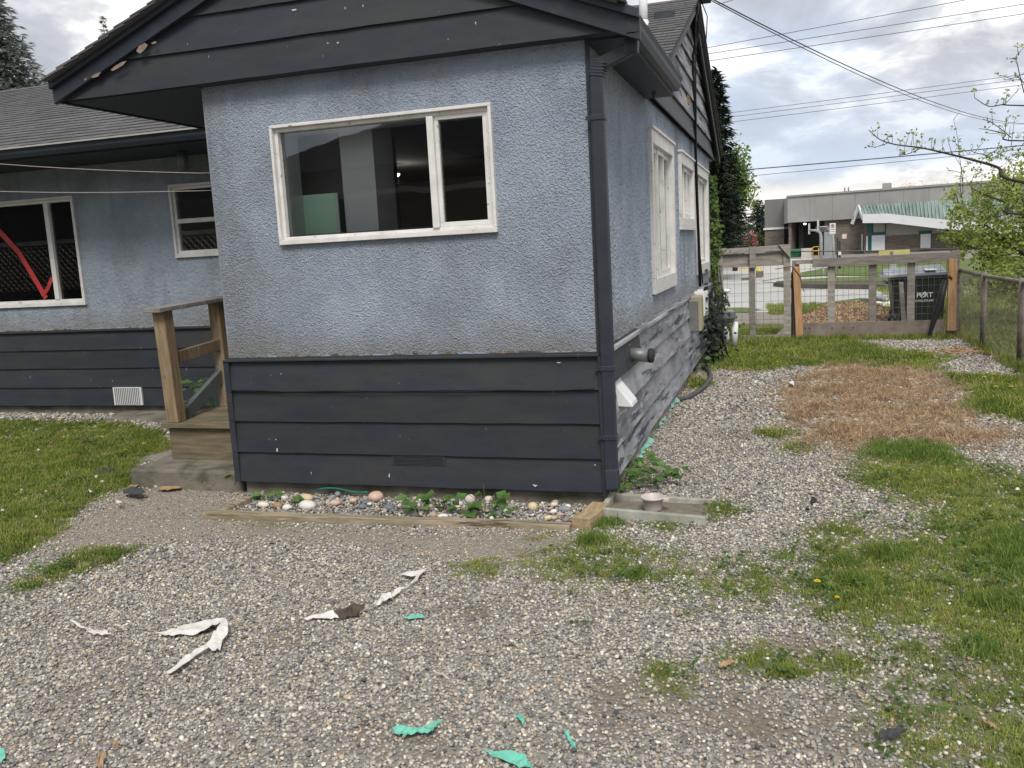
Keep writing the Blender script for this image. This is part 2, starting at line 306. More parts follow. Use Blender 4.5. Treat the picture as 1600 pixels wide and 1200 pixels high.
def masks(P):
    w = .10*fnoise(P, 3.1, 0)+.05*fnoise(P, 13, 9)
    n2 = fnoise(P, 5.0, 20)
    lawn = sm(sdf(P, LAWN)+w*.6, .16); tuft = sm(sdf(P, TUFT)+w*.5, .14)*.8
    rg = sm(sdf(P, RGR)+w*1.6, .35); core = sm(sdf(P, RCORE)+w*1.5, .5); bare = sm(sdf(P, BARE)+w*1.3, .3)
    rgr = np.clip(rg*(.68+.30*core)*(1-.75*bare)+n2*.45*rg-.65*rg*np.clip(fnoise(P, 3.3, 33)-.12, 0, .5)-.5*rg*np.clip(fnoise(P, 9.5, 37)-.1, 0, .6), 0, 1)
    back = sm(sdf(P, BACK)+w*1.6, .5)*.9; back2 = sm(sdf(P, BACK2)+w, .3); rt = sm(sdf(P, RTUFT)+w, .3)
    dry = np.clip(sm(sdf(P, DRY)+w*2, .5)*(.85+.5*n2), 0, 1)
    sp = np.zeros(len(P))
    for (x, y, r) in SPOTS:
        g = np.array(G(x, y)); d = np.hypot(P[:, 0]-g[0], (P[:, 1]-g[1])*.8); sp = np.maximum(sp, sm(r-d+w*1.2, .14)*.75)
    grass = np.maximum.reduce([lawn, tuft, rgr, back, back2, rt, sp]); grass = grass*(1-.85*dry)
    path = np.clip(sm(sdf(P, PATH)+w, .3)+.6*sm(sdf(P, SIDE)+w, .25), 0, 1)
    soil = np.clip(fnoise(P, 2.6, 5)*1.6-.75, 0, 1)
    for (x, y, r) in [(110, 1088, .09), (165, 1070, .06), (735, 955, .10), (1130, 1105, .10), (1190, 1135, .12), (1085, 1100, .07), (960, 1090, .10), (940, 1140, .05), (660, 1165, .10), (590, 1145, .08), (1330, 1160, .09), (1300, 1125, .08), (450, 1000, .07), (1250, 1010, .10), (1150, 640, .12), (1140, 680, .14)]:
        g = np.array(G(x, y)); d = np.hypot(P[:, 0]-g[0], (P[:, 1]-g[1])*.9); soil = np.maximum(soil, sm(r-d+w*1.1, .18)*.85)
    return grass, dry, path, soil, lawn, core
def gz(P): return .012*fnoise(P, 1.7, 13, 2)+.004*fnoise(P, 9, 3, 2)

def axis(lo, hi, st, far):
    a = list(np.arange(lo, hi, st)); s = st; x = a[-1]
    while x < far: s *= 1.35; x += s; a.append(x)
    s = st; x = a[0]; b = []
    while x > -far: s *= 1.35; x -= s; b.append(x)
    return np.array(b[::-1]+a)
xs = axis(-9, 6, .055, 600); ys = axis(-4.2, 12, .055, 900)
gx, gy = np.meshgrid(xs, ys); gp_ = np.c_[gx.ravel(), gy.ravel()]
near = (gp_[:, 0] > -14) & (gp_[:, 0] < 12) & (gp_[:, 1] > -8) & (gp_[:, 1] < 16)
mk = np.zeros((len(gp_), 4)); zz = np.zeros(len(gp_)); q = masks(gp_[near]); mk[near] = np.c_[q[0], q[1], q[2], q[3]]
fade = np.clip((13-np.abs(gp_[:, 1]-2))/2, 0, 1)[near]*np.clip((12-np.abs(gp_[:, 0]+1))/2, 0, 1)[near]; zz[near] = gz(gp_[near])*fade
nx, ny = len(xs), len(ys); ii = (np.arange(ny-1)[:, None]*nx+np.arange(nx-1)).ravel()
me = bpy.data.meshes.new('ground'); me.from_pydata(np.c_[gp_, zz].tolist(), [], np.c_[ii, ii+1, ii+nx+1, ii+nx].tolist()); me.update()
me.polygons.foreach_set('use_smooth', [True]*len(me.polygons))
at = me.attributes.new('cover', 'FLOAT_COLOR', 'POINT'); at.data.foreach_set('color', mk.astype(np.float32).ravel())
ground = bpy.data.objects.new('ground', me); COL.objects.link(ground); struct(ground)
def ground_mat():
    m = bpy.data.materials.new('gravel and soil'); m.use_nodes = True; t = m.node_tree; n = t.nodes; l = t.links; p = n['Principled BSDF']; p.inputs['Roughness'].default_value = .95; p.inputs['Specular IOR Level'].default_value = .15
    c = n.new('ShaderNodeTexCoord'); at = n.new('ShaderNodeAttribute'); at.attribute_name = 'cover'; sp = n.new('ShaderNodeSeparateColor'); l.new(at.outputs['Color'], sp.inputs[0])
    vo = n.new('ShaderNodeTexVoronoi'); vo.inputs['Scale'].default_value = 62; l.new(c.outputs['Object'], vo.inputs['Vector'])
    sx = n.new('ShaderNodeSeparateColor'); l.new(vo.outputs['Color'], sx.inputs[0])
    def ramp(fac, st):
        r = n.new('ShaderNodeValToRGB'); e = r.color_ramp.elements
        while len(e) < len(st): e.new(.5)
        for k, (pp, cc) in zip(e, st): k.position = pp; k.color = (*cc, 1)
        l.new(fac, r.inputs[0]); return r.outputs[0]
    def nz(s, d=6, ro=.6):
        k = n.new('ShaderNodeTexNoise'); k.inputs['Scale'].default_value = s; k.inputs['Detail'].default_value = d; k.inputs['Roughness'].default_value = ro; l.new(c.outputs['Object'], k.inputs['Vector']); return k.outputs['Fac']
    def mix(f, a, b):
        k = n.new('ShaderNodeMix'); k.data_type = 'RGBA'
        if isinstance(f, float): k.inputs[0].default_value = f
        else: l.new(f, k.inputs[0])
        l.new(a, k.inputs[6])
        if isinstance(b, tuple): k.inputs[7].default_value = (*b, 1)
        else: l.new(b, k.inputs[7])
        return k.outputs[2]
    peb = ramp(sx.outputs[0], [(0, (.09, .085, .08)), (.25, (.15, .14, .13)), (.5, (.22, .205, .18)), (.8, (.30, .275, .24)), (1, (.42, .395, .36))])
    fine = ramp(nz(75, 8, .8), [(.28, (.12, .105, .088)), (.5, (.25, .225, .19)), (.70, (.42, .39, .345))])
    dirt = ramp(nz(30, 8, .75), [(.3, (.075, .055, .037)), (.5, (.14, .11, .08)), (.7, (.22, .185, .14))])
    turf = ramp(nz(26, 8, .75), [(.3, (.045, .06, .02)), (.5, (.10, .12, .038)), (.66, (.21, .18, .10))])
    dry = ramp(nz(30, 8, .75), [(.28, (.15, .11, .075)), (.5, (.34, .24, .155)), (.72, (.52, .39, .26))])
    o = mix(nz(3, 3), peb, fine); k = n.new('ShaderNodeMapRange'); k.inputs[1].default_value = .52; k.inputs[2].default_value = .72
    o = mix(sp.outputs[2], o, fine)
    al = n.new('ShaderNodeMath'); al.operation = 'MULTIPLY'; al.inputs[1].default_value = .75; l.new(at.outputs['Alpha'], al.inputs[0]); o = mix(al.outputs[0], o, dirt)
    o = mix(sp.outputs[0], o, turf); o = mix(sp.outputs[1], o, dry); l.new(o, p.inputs['Base Color'])
    b = n.new('ShaderNodeBump'); b.inputs['Strength'].default_value = .9; b.inputs['Distance'].default_value = .008; inv = n.new('ShaderNodeMath'); inv.operation = 'SUBTRACT'; inv.inputs[0].default_value = 1; l.new(vo.outputs['Distance'], inv.inputs[1])
    l.new(inv.outputs[0], b.inputs['Height']); l.new(b.outputs[0], p.inputs['Normal']); return m
me.materials.append(ground_mat())

# ---- pebbles (countless, instanced)
PEB = instcol('pebble', .85, bump=1); srcs = []
for k in range(7):
    rr = random.Random(k); srcs.append(src_obj('pebble', B().blob((0, 0, 0), (1, rr.uniform(.6, .95), rr.uniform(.45, .75)), k, 1 if k else 2, .16), PEB))
pebc = source('pebble shapes', srcs)
PAL = np.array([(.15, .148, .146), (.215, .21, .203), (.28, .27, .25), (.35, .33, .295), (.44, .40, .33), (.36, .275, .19), (.56, .515, .44), (.68, .65, .60), (.235, .21, .175), (.08, .08, .08)])
PRB = np.array([.12, .17, .19, .17, .14, .06, .05, .006, .09, .03])
def pebcol(n, tone=1.0):
    c = PAL[rng.choice(len(PAL), n, p=PRB/PRB.sum())]*rng.uniform(.8, 1.2, (n, 1)); return np.clip(c*tone, 0, .8)
def inview(P, mx=700):
    x, y, z = project(np.c_[P, np.zeros(len(P))]); return (z > .5) & (x > -mx) & (x < 1600+mx) & (y < 1420)
def in_house(P): return ((P[:, 0] < -.0) & (P[:, 0] > -2.52) & (P[:, 1] > -.03)) | ((P[:, 0] < 0) & (P[:, 1] > 2.7)) | ((P[:, 0] > -3.45) & (P[:, 0] < -2.5) & (P[:, 1] > .03) & (P[:, 1] < 1.8))
def field(x0, x1, y0, y1, per, dlo, dhi, smin, smax, name, label):
    n = int((x1-x0)*(y1-y0)*per); P = np.c_[rng.uniform(x0, x1, n), rng.uniform(y0, y1, n)]
    d = np.hypot(P[:, 0]-CAM[0], P[:, 1]-CAM[1]); P = P[(d > dlo) & (d < dhi)]; P = P[inview(P) & ~in_house(P)]
    g, dr, pa, so, _, _ = masks(P); pr = (1-.88*np.clip(g*1.15, 0, 1))*(1-.75*dr)*(1-.55*pa)*(1-.80*so)
    P = P[rng.random(len(P)) < pr]; n = len(P); pa = masks(P)[2]
    s = rng.lognormal(math.log((smin+smax)/2), .33, n).clip(smin*.6, smax*1.35)*(1-.42*pa)
    z = gz(P)+s*.28+rng.uniform(-.3, .9, n)*s*.7
    rot = np.c_[rng.normal(0, .35, n), rng.normal(0, .35, n), rng.uniform(0, 6.28, n)]
    pm = (pa[:, None] > .5); c = pebcol(n, 1.14); c = np.where(pm, c*np.array([1.06, 1.0, .92]), c)
    return scatter(name, pebc, 7, np.c_[P, z], rot, np.repeat(s[:, None], 3, 1), c, label, 'gravel')
field(-4.6, 4.6, -3.8, .2, 9200, 0, 4.6, .0044, .0074, 'gravel', 'loose grey and tan driveway gravel in front of the house')
field(-6.0, 4.8, -3.2, 4.5, 5600, 4.6, 7.6, .0055, .009, 'gravel', 'loose gravel of the side strip and lawn edge')
field(-.1, 3.6, 1.2, 8.6, 2400, 7.6, 15, .008, .0135, 'gravel', 'coarse gravel near the wire gate and chain link fence')
field(-9, -2.4, 1.3, 2.7, 2600, 4, 14, .010, .016, 'gravel', 'gravel bed along the recessed house wall')

# ---- grass (countless, instanced)
def tuft_src(seed, n, h, spread, w, lean):
    rr = random.Random(seed); b = B()
    for i in range(n):
        a = rr.uniform(0, 6.28); r = spread*math.sqrt(rr.random()); x, y = r*math.cos(a), r*math.sin(a); hh = h*rr.uniform(.5, 1.15); a2 = rr.uniform(0, 6.28); ln = lean*rr.uniform(.3, 1.3)*hh; ww = w*rr.uniform(.7, 1.3)
        dx, dy = math.cos(a2), math.sin(a2); px, py = -dy*ww/2, dx*ww/2
        m = (x+dx*ln*.35, y+dy*ln*.35, hh*.6); t = (x+dx*ln, y+dy*ln, hh*(1-.25*rr.random()))
        b.add([(x-px, y-py, -.01), (x+px, y+py, -.01), (m[0]+px*.8, m[1]+py*.8, m[2]), (m[0]-px*.8, m[1]-py*.8, m[2]), t], [(0, 1, 2, 3), (3, 2, 4)], True)
    return b
GRS = instcol('grass blade', .6, trans=.3)
grc = source('grass tufts', [src_obj('grass tuft', tuft_src(s, 22, .05, .05, .0042, .9), GRS) for s in range(5)])
def grassfield(x0, x1, y0, y1, per, fn, hmin, hmax, name, label, colf, lie=.15, thin=0):
    n = int((x1-x0)*(y1-y0)*per); P = np.c_[rng.uniform(x0, x1, n), rng.uniform(y0, y1, n)]; P = P[inview(P) & ~in_house(P)]
    k = fn(P); P = P[rng.random(len(P)) < k]; n = len(P); k = fn(P)
    s = rng.uniform(hmin, hmax, n)*(.55+.55*k)/.05; cl = 1+.9*np.clip(fnoise(P, 4.2, 30), -.8, 1); 
    rot = np.c_[rng.normal(0, lie, n), rng.normal(0, lie, n), rng.uniform(0, 6.28, n)]
    sc = np.c_[s*.9+.15, s*.9+.15, s*cl]
    if thin: sc[:, :2] = thin*rng.uniform(.7, 1.1, (n, 1))
    return scatter(name, grc, 5, np.c_[P, gz(P)], rot, sc, colf(P, n), label, 'grass')
def green(P, n):
    t = np.clip(.5+.55*fnoise(P, 2.2, 17)+.25*rng.normal(0, 1, n), 0, 1)[:, None]
    c = np.array([.10, .165, .022])*(1-t)+np.array([.31, .345, .07])*t; yl = (rng.random(n) < .11)[:, None]
    return np.where(yl, np.array([.38, .33, .16]), c)*rng.uniform(.8, 1.2, (n, 1))
def tan(P, n): 
    t = rng.random((n, 1)); return (np.array([.28, .185, .11])*(1-t)+np.array([.66, .50, .33])*t)*rng.uniform(.75, 1.2, (n, 1))
mg = lambda P: masks(P)[0]
grassfield(-9, -2.0, -2.6, 2.2, 1100, lambda P: np.where(P[:, 0] < -2.0, np.clip(mg(P)*1.2, 0, 1), 0), .022, .042, 'grass', 'short green lawn left of the concrete step', green)
grassfield(-.6, 4.8, -3.2, 1.6, 1700, mg, .012, .031, 'grass', 'patchy thin grass growing through the gravel', green)
grassfield(-.1, 3.8, 1.6, 10.2, 700, lambda P: mg(P)*np.where(P[:, 0] > .05, 1, 0), .035, .085, 'grass', 'longer green grass by the wire gate', green)
grassfield(.3, 4.0, .6, 6.5, 1300, lambda P: masks(P)[1]*np.clip(.55+1.1*fnoise(P, 6.5, 22)+.25, .22, 1), .024, .058, 'grass', 'dead straw coloured grass patch', tan, .75)

LUSH = [(1415, 708, .24), (1385, 700, .14), (1470, 718, .14), (1585, 880, .22), (1640, 860, .3), (1560, 950, .10), (1335, 912, .07), (1390, 870, .09), (1225, 872, .07), (1480, 830, .08), (1540, 1020, .08), (940, 820, .10), (925, 850, .08), (1560, 640, .25), (1600, 625, .25), (1420, 560, .18), (1370, 572, .14), (1260, 570, .16), (1150, 562, .14), (1120, 560, .14), (1320, 880, .05), (1000, 900, .06)]
def lush(P):
    k = np.zeros(len(P)); w = .05*fnoise(P, 9, 4)
    for (x, y, r) in LUSH:
        g = np.array(G(x, y)); k = np.maximum(k, sm(r-np.hypot(P[:, 0]-g[0], P[:, 1]-g[1])+w, r*1.2))
    return k
def lushcol(P, n): t = rng.random((n, 1)); return (np.array([.075, .15, .02])*(1-t)+np.array([.23, .31, .07])*t)*rng.uniform(.8, 1.2, (n, 1))
grassfield(-.4, 4.2, -2.8, 8.5, 1300, lush, .035, .075, 'grass', 'lush bright grass clumps at the right', lushcol, .3, .75)
def clover(P): return np.clip(masks(P)[0]*(.15+.9*fnoise(P, 5.5, 27)), 0, 1)
clv = source('clover shapes', [])
for s_ in range(3):
    b_ = B(); r_ = random.Random(s_)
    for i_ in range(9):
        a_ = r_.uniform(0, 6.28); d_ = r_.uniform(0, .045); b_.leaf((d_*math.cos(a_), d_*math.sin(a_), r_.uniform(.012, .03)), (math.cos(a_), math.sin(a_), r_.uniform(-.2, .3)), (0, 0, 1), r_.uniform(.014, .026), r_.uniform(.010, .018), .15)
    clv.objects.link(src_obj('clover', b_, GRS))
def weeds(x0, x1, y0, y1, per, label):
    n = int((x1-x0)*(y1-y0)*per); P = np.c_[rng.uniform(x0, x1, n), rng.uniform(y0, y1, n)]; P = P[inview(P) & ~in_house(P)]; P = P[rng.random(len(P)) < clover(P)]; n = len(P); t = rng.random((n, 1))
    scatter('ground_weeds', clv, 3, np.c_[P, gz(P)], np.c_[rng.normal(0, .2, (n, 2)), rng.uniform(0, 6.28, n)], np.repeat(rng.uniform(.7, 1.4, (n, 1)), 3, 1), (np.array([.035, .09, .015])*(1-t)+np.array([.12, .20, .04])*t), label, 'weeds')
weeds(-.4, 4.2, -2.8, 2.5, 420, 'small leafy ground weeds among the right hand grass'); weeds(-8, -2, -2.6, 2.2, 420, 'small leafy ground weeds among the left lawn')
# ---------------------------------------------------------------- the house
ZW, ZT = .927, 2.69            # water table, top of stucco
D = 8.3; YL = 2.75             # far corner, recessed wall
house = thing('house', 'blue grey stucco bungalow with dark lap siding skirt and grey shingle roofs', 'house', (-1.25, 1.4, 0))
H = house
def rough_sheet(b, fx, n_u, n_v, amp, seed, hole=None):
    """bumpy stucco dashed on: a displaced grid; fx(u, v, d) -> point"""
    g = np.random.default_rng(seed); h = g.normal(0, 1, (n_v+1, n_u+1))
    h = h*.8+(np.roll(h, 1, 0)+np.roll(h, 1, 1))*.3
    h = np.clip(h, -1.6, 2.2)*amp
    idx = -np.ones((n_v+1, n_u+1), int); vs = []; fs = []
    for j in range(n_v+1):
        for i in range(n_u+1): idx[j, i] = len(vs); vs.append(fx(i/n_u, j/n_v, float(h[j, i])))
    for j in range(n_v):
        for i in range(n_u):
            if hole and hole((i+.5)/n_u, (j+.5)/n_v): continue
            fs.append((idx[j, i], idx[j, i+1], idx[j+1, i+1], idx[j+1, i]))
    return b.add(vs, fs, False)
WX0, WX1, WZ0, WZ1 = -2.028, -.562, 1.661, 2.401
hw = ZT-ZW
b = rough_sheet(B(), lambda u, v, d: (-2.5+2.5*u, -d, ZW+hw*v), 600, 424, .0021, 1, lambda u, v: WX0+.02 < -2.5+2.5*u < WX1-.02 and WZ0+.02 < ZW+hw*v < WZ1-.02)
front_wall = b.build('front_wall', ST, H)
SW = [(2.306, 3.80, 1.12, 2.465), (4.376, 5.80, 1.66, 2.455), (6.09, 7.75, 1.11, 2.455)]
def shole(u, v):
    y, z = D*u, ZW+hw*v
    return any(a+.05 < y < c-.05 and e+.05 < z < f-.05 for a, c, e, f in SW)
rough_sheet(B(), lambda u, v, d: (d, D*u, ZW+hw*v), 980, 210, .0030, 2, shole).build('side_wall', ST, H)
# recessed left wall
LW1 = (-8.2, -6.19, 1.205, 2.37); LW2 = (-4.97, -4.2, 1.65, 2.39)
def lhole(u, v):
    x, z = -10+7.5*u, ZW+hw*v
    return any(a+.03 < x < c-.03 and e+.03 < z < f-.03 for a, c, e, f in (LW1, LW2))
rough_sheet(B(), lambda u, v, d: (-10+7.5*u, YL-d, ZW+hw*v), 500, 120, .0018, 3, lhole).build('recessed_wall', ST, H)
bx(-2.52, -2.42, .01, YL, ZW, ZT).build('porch_side_wall', ST, H)
bx(-10, -.02, D-.12, D, 0, ZT).build('rear_wall', ST, H)
bx(-10.1, -10, YL, D, 0, ZT).build('end_wall', ST, H)
bx(-2.49, -.0, .02, .10, -.05, .9).build('foundation', CON, H); bx(-.10, -.012, .1, D, -.05, .9).build('foundation', CON, H); bx(-10, -2.5, YL+.02, YL+.12, -.05, .9).build('foundation', CON, H)

# lap siding: each board its own mesh, bottom edge kicked out over the one below
def lap_x(x0, x1, y, z0, z1, name='siding_board', mat=DK, kick=.022, th=.014, bow=0, xa=None):
    b = B(); n = 14; xa = xa or (x0, x1)
    vs = []; rr = random.Random(int(z0*1000)+int(x0*77))
    for i in range(n+1):
        t = i/n; xl = x0+(x1-x0)*t; xu = xa[0]+(xa[1]-xa[0])*t; w = rr.uniform(-.0015, .0015); wz = rr.uniform(-.002, .002)
        vs += [(xl, y-kick-th+w, z0+wz), (xu, y-.004-th, z1), (xu, y-.004, z1), (xl, y-kick+w, z0+wz)]
    fs = []
    for i in range(n):
        k = 4*i
        for j in range(4): fs.append((k+j, k+(j+1) % 4, k+4+(j+1) % 4, k+4+j))
    fs += [(3, 2, 1, 0), (4*n, 4*n+1, 4*n+2, 4*n+3)]
    return b.add(vs, [q[::-1] for q in fs])
def lap_y(y0, y1, x, z0, z1, kick=.022, th=.014, ya=None):
    b = lap_x(y0, y1, 0, z0, z1, kick=kick, th=th, xa=ya); b.v = [(x-p[1], p[0], p[2]) for p in b.v]; b.f = [q for q in b.f]; return b
zb = [.925, .716, .512, .300, .095]
for i in range(4):
    lap_x(-2.515, .012, 0, zb[i+1], zb[i]+.014).build('siding_board', DK, H)
    lap_x(-10, -2.5, YL, zb[i+1], zb[i]+.014).build('siding_board', DK, H)
    y0 = .03
    for y1 in ([1.35, D] if i in (0, 2) else [D] if i == 1 else [.55, D]):
        lap_y(y0, y1-.004, 0, zb[i+1]+(.02 if i == 3 else 0), zb[i]+.014, kick=.034, th=.02).build('siding_board', PEEL if (y1 > 1.4 or i) else DK, H, label='weathered grey board with peeling paint'); y0 = y1
    bx(-2.535, -2.493, -.043, -.0, zb[i+1]-.006, zb[i]-.008).build('corner_cap', DK, H, .003)
# rotten board under the side siding
lap_y(.5, 5.2, -.004, .02, .125, kick=.012, th=.02).build('base_board', M('rotten bare wood', [(.16, .14, .13), (.28, .235, .19), (.40, .34, .27)], 6, (1, .6, 3), .9, .6, 30, (1, 1, 8), layers=[((.06, .06, .07), 5, (1, .7, 2), .58, .05, .8)]), H)
# water table drip strips with rot showing above
bx(-2.53, .02, -.052, .0, .915, .93).build('drip_cap', DK, H, .003); bx(-10, -2.53, YL-.05, YL, .915, .93).build('drip_cap', DK, H, .003); bx(0, .05, .06, D, .905, .93).build('drip_cap', PEEL, H, .003)
RB = M('rotten strip', [(.03, .028, .026), (.10, .08, .06), (.42, .33, .21)], 12, (.5, 1, 2), .9, .6, 60, layers=[((.20, .24, .31), 5, (1, 1, 1), .52, .03, .95)])
def ragged(x0, x1, y, z, hmin, hmax, seed, ax=0):
    b = B(); rr = random.Random(seed); n = int(abs(x1-x0)/.02); vs = []
    for i in range(n+1):
        x = x0+(x1-x0)*i/n; h = rr.uniform(hmin, hmax); o = rr.uniform(0, .004)
        for (yy, zz) in ((y-.008-o, z), (y-.007-o, z+h*.7), (y+.002, z+h)): vs.append((x, yy, zz) if not ax else (-yy, x, zz))
    fs = []
    for i in range(n): k = 3*i; fs += [(k, k+3, k+4, k+1), (k+1, k+4, k+5, k+2)]
    return b.add(vs, fs if not ax else [f[::-1] for f in fs])
ragged(-2.3, -.0, 0, .93, .008, .028, 5).build('rotten_edge', RB, H); ragged(-8.5, -2.6, YL, .93, .008, .026, 6).build('rotten_edge', RB, H); ragged(.1, 6, 0, .93, .006, .022, 7, 1).build('rotten_edge', RB, H)
# sagging cable on the skirt
B().tube([(-2.49+2.48*i/24, -.047, .722-.010*math.sin(math.pi*i/24*1.0)+.004*math.sin(i*1.1)) for i in range(25)], .0035, 6).build('cable', CABLE, H)
# crawl vent flush in the lowest board
v = B(); v.box(-1.36, -.99, -.0285, -.01, .232, .298); cv_ = v.build('crawl_vent', DK, H)
for i in range(6): bx(-1.345, -1.005, -.0315, -.0285, .240+i*.0095, .2445+i*.0095).build('louvre', DK, cv_)
wv = B(); wv.box(-5.95, -5.58, YL-.05, YL-.028, .105, .30); wvo = wv.build('wall_vent', WHM, H)
for i in range(15): bx(-5.93+i*.0235, -5.922+i*.0235, YL-.062, YL-.05, .115, .29).build('louvre', WHM, wvo)
bx(-5.935, -5.595, YL-.0515, YL-.05, .113, .292).build('vent_painted_shade', BLK, wvo)  # black sheet painted in as the shade between the slats
# corner strip beside the downpipe
bx(.001, .02, -.012, .03, .93, ZT).build('corner_strip', DK, H, .003); bx(.012, .034, -.05, -.005, .06, .915).build('corner_board', DK, H, .003)

# ------- front window
def frame4(x0, x1, z0, z1, y0, y1, w, mat, name, parent, wb=None):
    wb = wb or w
    for a in ((x0, x1, z1-w, z1), (x0, x1, z0, z0+wb), (x0, x0+w, z0+wb, z1-w), (x1-w, x1, z0+wb, z1-w)):
        bx(a[0], a[1], y0, y1, a[2], a[3]).build(name, mat, parent, .003)
fw = bx(-2.0, -.59, .06, .10, 1.69, 1.70).build('front_window', WH, H)
frame4(WX0, WX1, WZ0, WZ1, -.034, .09, .019, WH, 'casing', fw, .030)
frame4(WX0+.019, WX1-.019, WZ0+.030, WZ1-.019, -.004, .08, .022, WH, 'frame', fw, .018)
bx(-.972, -.930, -.020, .07, WZ0+.048, WZ1-.041).build('mullion', WH, fw, .003)
frame4(-.93, WX1-.041, WZ0+.048, WZ1-.041, .002, .05, .024, WH, 'sliding_sash', fw, .03)
bx(WX0+.041, -.972, .036, .041, WZ0+.048, WZ1-.041).build('pane', GL, fw); bx(-.906, WX1-.065, .022, .027, WZ0+.078, WZ1-.065).build('pane', GL, fw)
bx(WX0+.05, -.972, .028, .036, WZ0+.054, WZ0+.058).build('putty', BLK, fw)
# ------- side windows
for k, (y0, y1, z0, z1) in enumerate(SW):
    w = bx(.004, .012, y0+.06, y1-.06, z0+.06, z0+.065).build('side_window', WH, H)
    for a in ((y0, y1, z1-.115, z1), (y0, y1, z0, z0+.13), (y0, y0+.075, z0+.13, z1-.115), (y1-.11, y1, z0+.13, z1-.115)): bx(-.03, .032, a[0], a[1], a[2], a[3]).build('casing', WH, w, .004)
    bx(-.03, .05, y0-.02, y1+.02, z1-.005, z1+.018).build('head_cap', WH, w, .003)
    yy = [y0+.075, y0+.075+(y1-y0-.185)*.36, y0+.075+(y1-y0-.185)*.67, y1-.11]
    for i in range(3):
        for a in ((yy[i], yy[i+1], z1-.16, z1-.115), (yy[i], yy[i+1], z0+.13, z0+.18), (yy[i], yy[i]+.035, z0+.18, z1-.16), (yy[i+1]-.035, yy[i+1], z0+.18, z1-.16)): bx(-.06, -.012+(.012 if i == 1 else 0), a[0], a[1], a[2], a[3]).build('sash', WH, w, .003)
        bx(-.045, -.040, yy[i]+.035, yy[i+1]-.035, z0+.18, z1-.16).build('pane', GL, w)
    bx(-.13, -.12, y0+.02, y1-.02, z0+.1, z1-.1).build('blind', M('pale blind', [(.42, .43, .45), (.52, .53, .55)], 3, (1, 9, .2), .8, .1), w)
# ------- recessed wall windows
for (x0, x1, z0, z1), ml in ((LW1, -6.575), (LW2, None)):
    w = bx(x0+.05, x1-.05, YL+.03, YL+.06, z0+.03, z0+.035).build('recessed_window', WH, H)
    frame4(x0, x1, z0, z1, YL-.03, YL+.06, .026, WH, 'casing', w, .04); frame4(x0+.026, x1-.026, z0+.04, z1-.026, YL-.006, YL+.05, .03, WH, 'frame', w)
    if ml: bx(ml-.03, ml+.03, YL-.015, YL+.05, z0+.07, z1-.056).build('mullion', WH, w, .003); bx(x0+.056, ml-.03, YL+.02, YL+.025, z0+.07, z1-.056).build('pane', GLD, w); bx(ml+.03, x1-.056, YL+.02, YL+.025, z0+.07, z1-.056).build('pane', GLD, w)
    else:
        zm = (z0+z1)/2; bx(x0+.056, x1-.056, YL-.012, YL+.045, zm-.022, zm+.022).build('meeting_rail', WH, w, .003)
        bx(x0+.056, x1-.056, YL+.02, YL+.025, z0+.07, zm-.022).build('pane', GLD, w); bx(x0+.056, x1-.056, YL+.01, YL+.015, zm+.022, z1-.056).build('pane', GLD, w)

# ------- interior seen through the glass
INW = M('grey interior paint', [(.20, .21, .225), (.25, .26, .275)], 2, rough=.9, bump=.1); IND = M('dark interior', [(.36, .365, .375), (.42, .425, .435)], 2, rough=.9, bump=.05)
COLM = M('pale plastered column', [(.62, .64, .67), (.74, .76, .78)], 3, rough=.9, bump=.3, bscale=40)
bx(-9.9, -.02, 7.6, 7.7, .1, 2.66).build('interior_wall', IND, H)
bx(-9.99, -.02, .02 and .1, D-.13, 2.66, 2.69).build('interior_ceiling', INW, H) if False else None
bx(-2.42, -.03, .1, 7.6, 2.645, 2.672).build('interior_ceiling', INW, H); bx(-9.9, -2.42, YL+.13, 7.6, 2.645, 2.672).build('interior_ceiling', IND, H)
bx(-2.42, -.03, .1, 7.6, .86, .9).build('interior_floor', IND, H)
bx(WX0+.028, WX0+.040, .092, .24, WZ0, WZ1).build('interior_reveal', WHM, H); bx(WX0+.04, WX1-.03, .092, .22, WZ1-.045, WZ1-.03).build('interior_reveal', WHM, H)
bx(-2.416, -2.40, .1, 1.2, .9, 2.645).build('interior_wall', M('beige reveal', [(.42, .39, .34), (.48, .45, .40)], 3, rough=.9), H)
cx0, cx1 = on(541, 300, 'Y', .34)[0], on(592, 300, 'Y', .34)[0]
bx(cx0, cx1, .30, .60, .9, 2.645).build('interior_column', COLM, H)
bx(-2.39, cx0-.01, .75, .80, .9, 2.645).build('interior_partition', IND, H)
B().prism([(*(on(px_, py_, 'Y', .336)),) for px_, py_ in ((573, 340), (577, 333), (585, 326), (591, 320), (591, 326), (583, 334), (576, 341))], (0, .003, 0)).build('plaster_smear', WHM, H)
MINT = M('mint green laminate', [(.50, .80, .60), (.55, .84, .65)], 2, rough=.5, bump=.05); MIND = M('deep green laminate', [(.06, .13, .10), (.08, .16, .12)], 2, rough=.5, bump=.05)
m0 = on(460, 310, 'Y', .24)[0]; m1 = on(524, 310, 'Y', .24)[0]; mz = on(500, 303, 'Y', .24)[2]
cab = thing('cabinet', 'mint green cabinet standing inside behind the left part of the front window', 'cabinet', (float(m0+m1)/2, .37, .9))
bx(m0-.15, m1, .24, .27, .9, mz).build('front_panel', MINT, cab, .004); bx(m0-.15, m1, .27, .50, .9, mz-.004).build('carcass', MIND, cab); bx(m1+.004, m1+.016, .235, .25, .9, mz).build('edge_strip', WHM, cab)
lampm = thing('ceiling_lamp', 'small round lit ceiling lamp glowing inside the dark room', 'lamp', (0, 0, 0))
lp = dep(618, 270, 10.6); lp = (lp[0], lp[1], min(lp[2], 2.63))
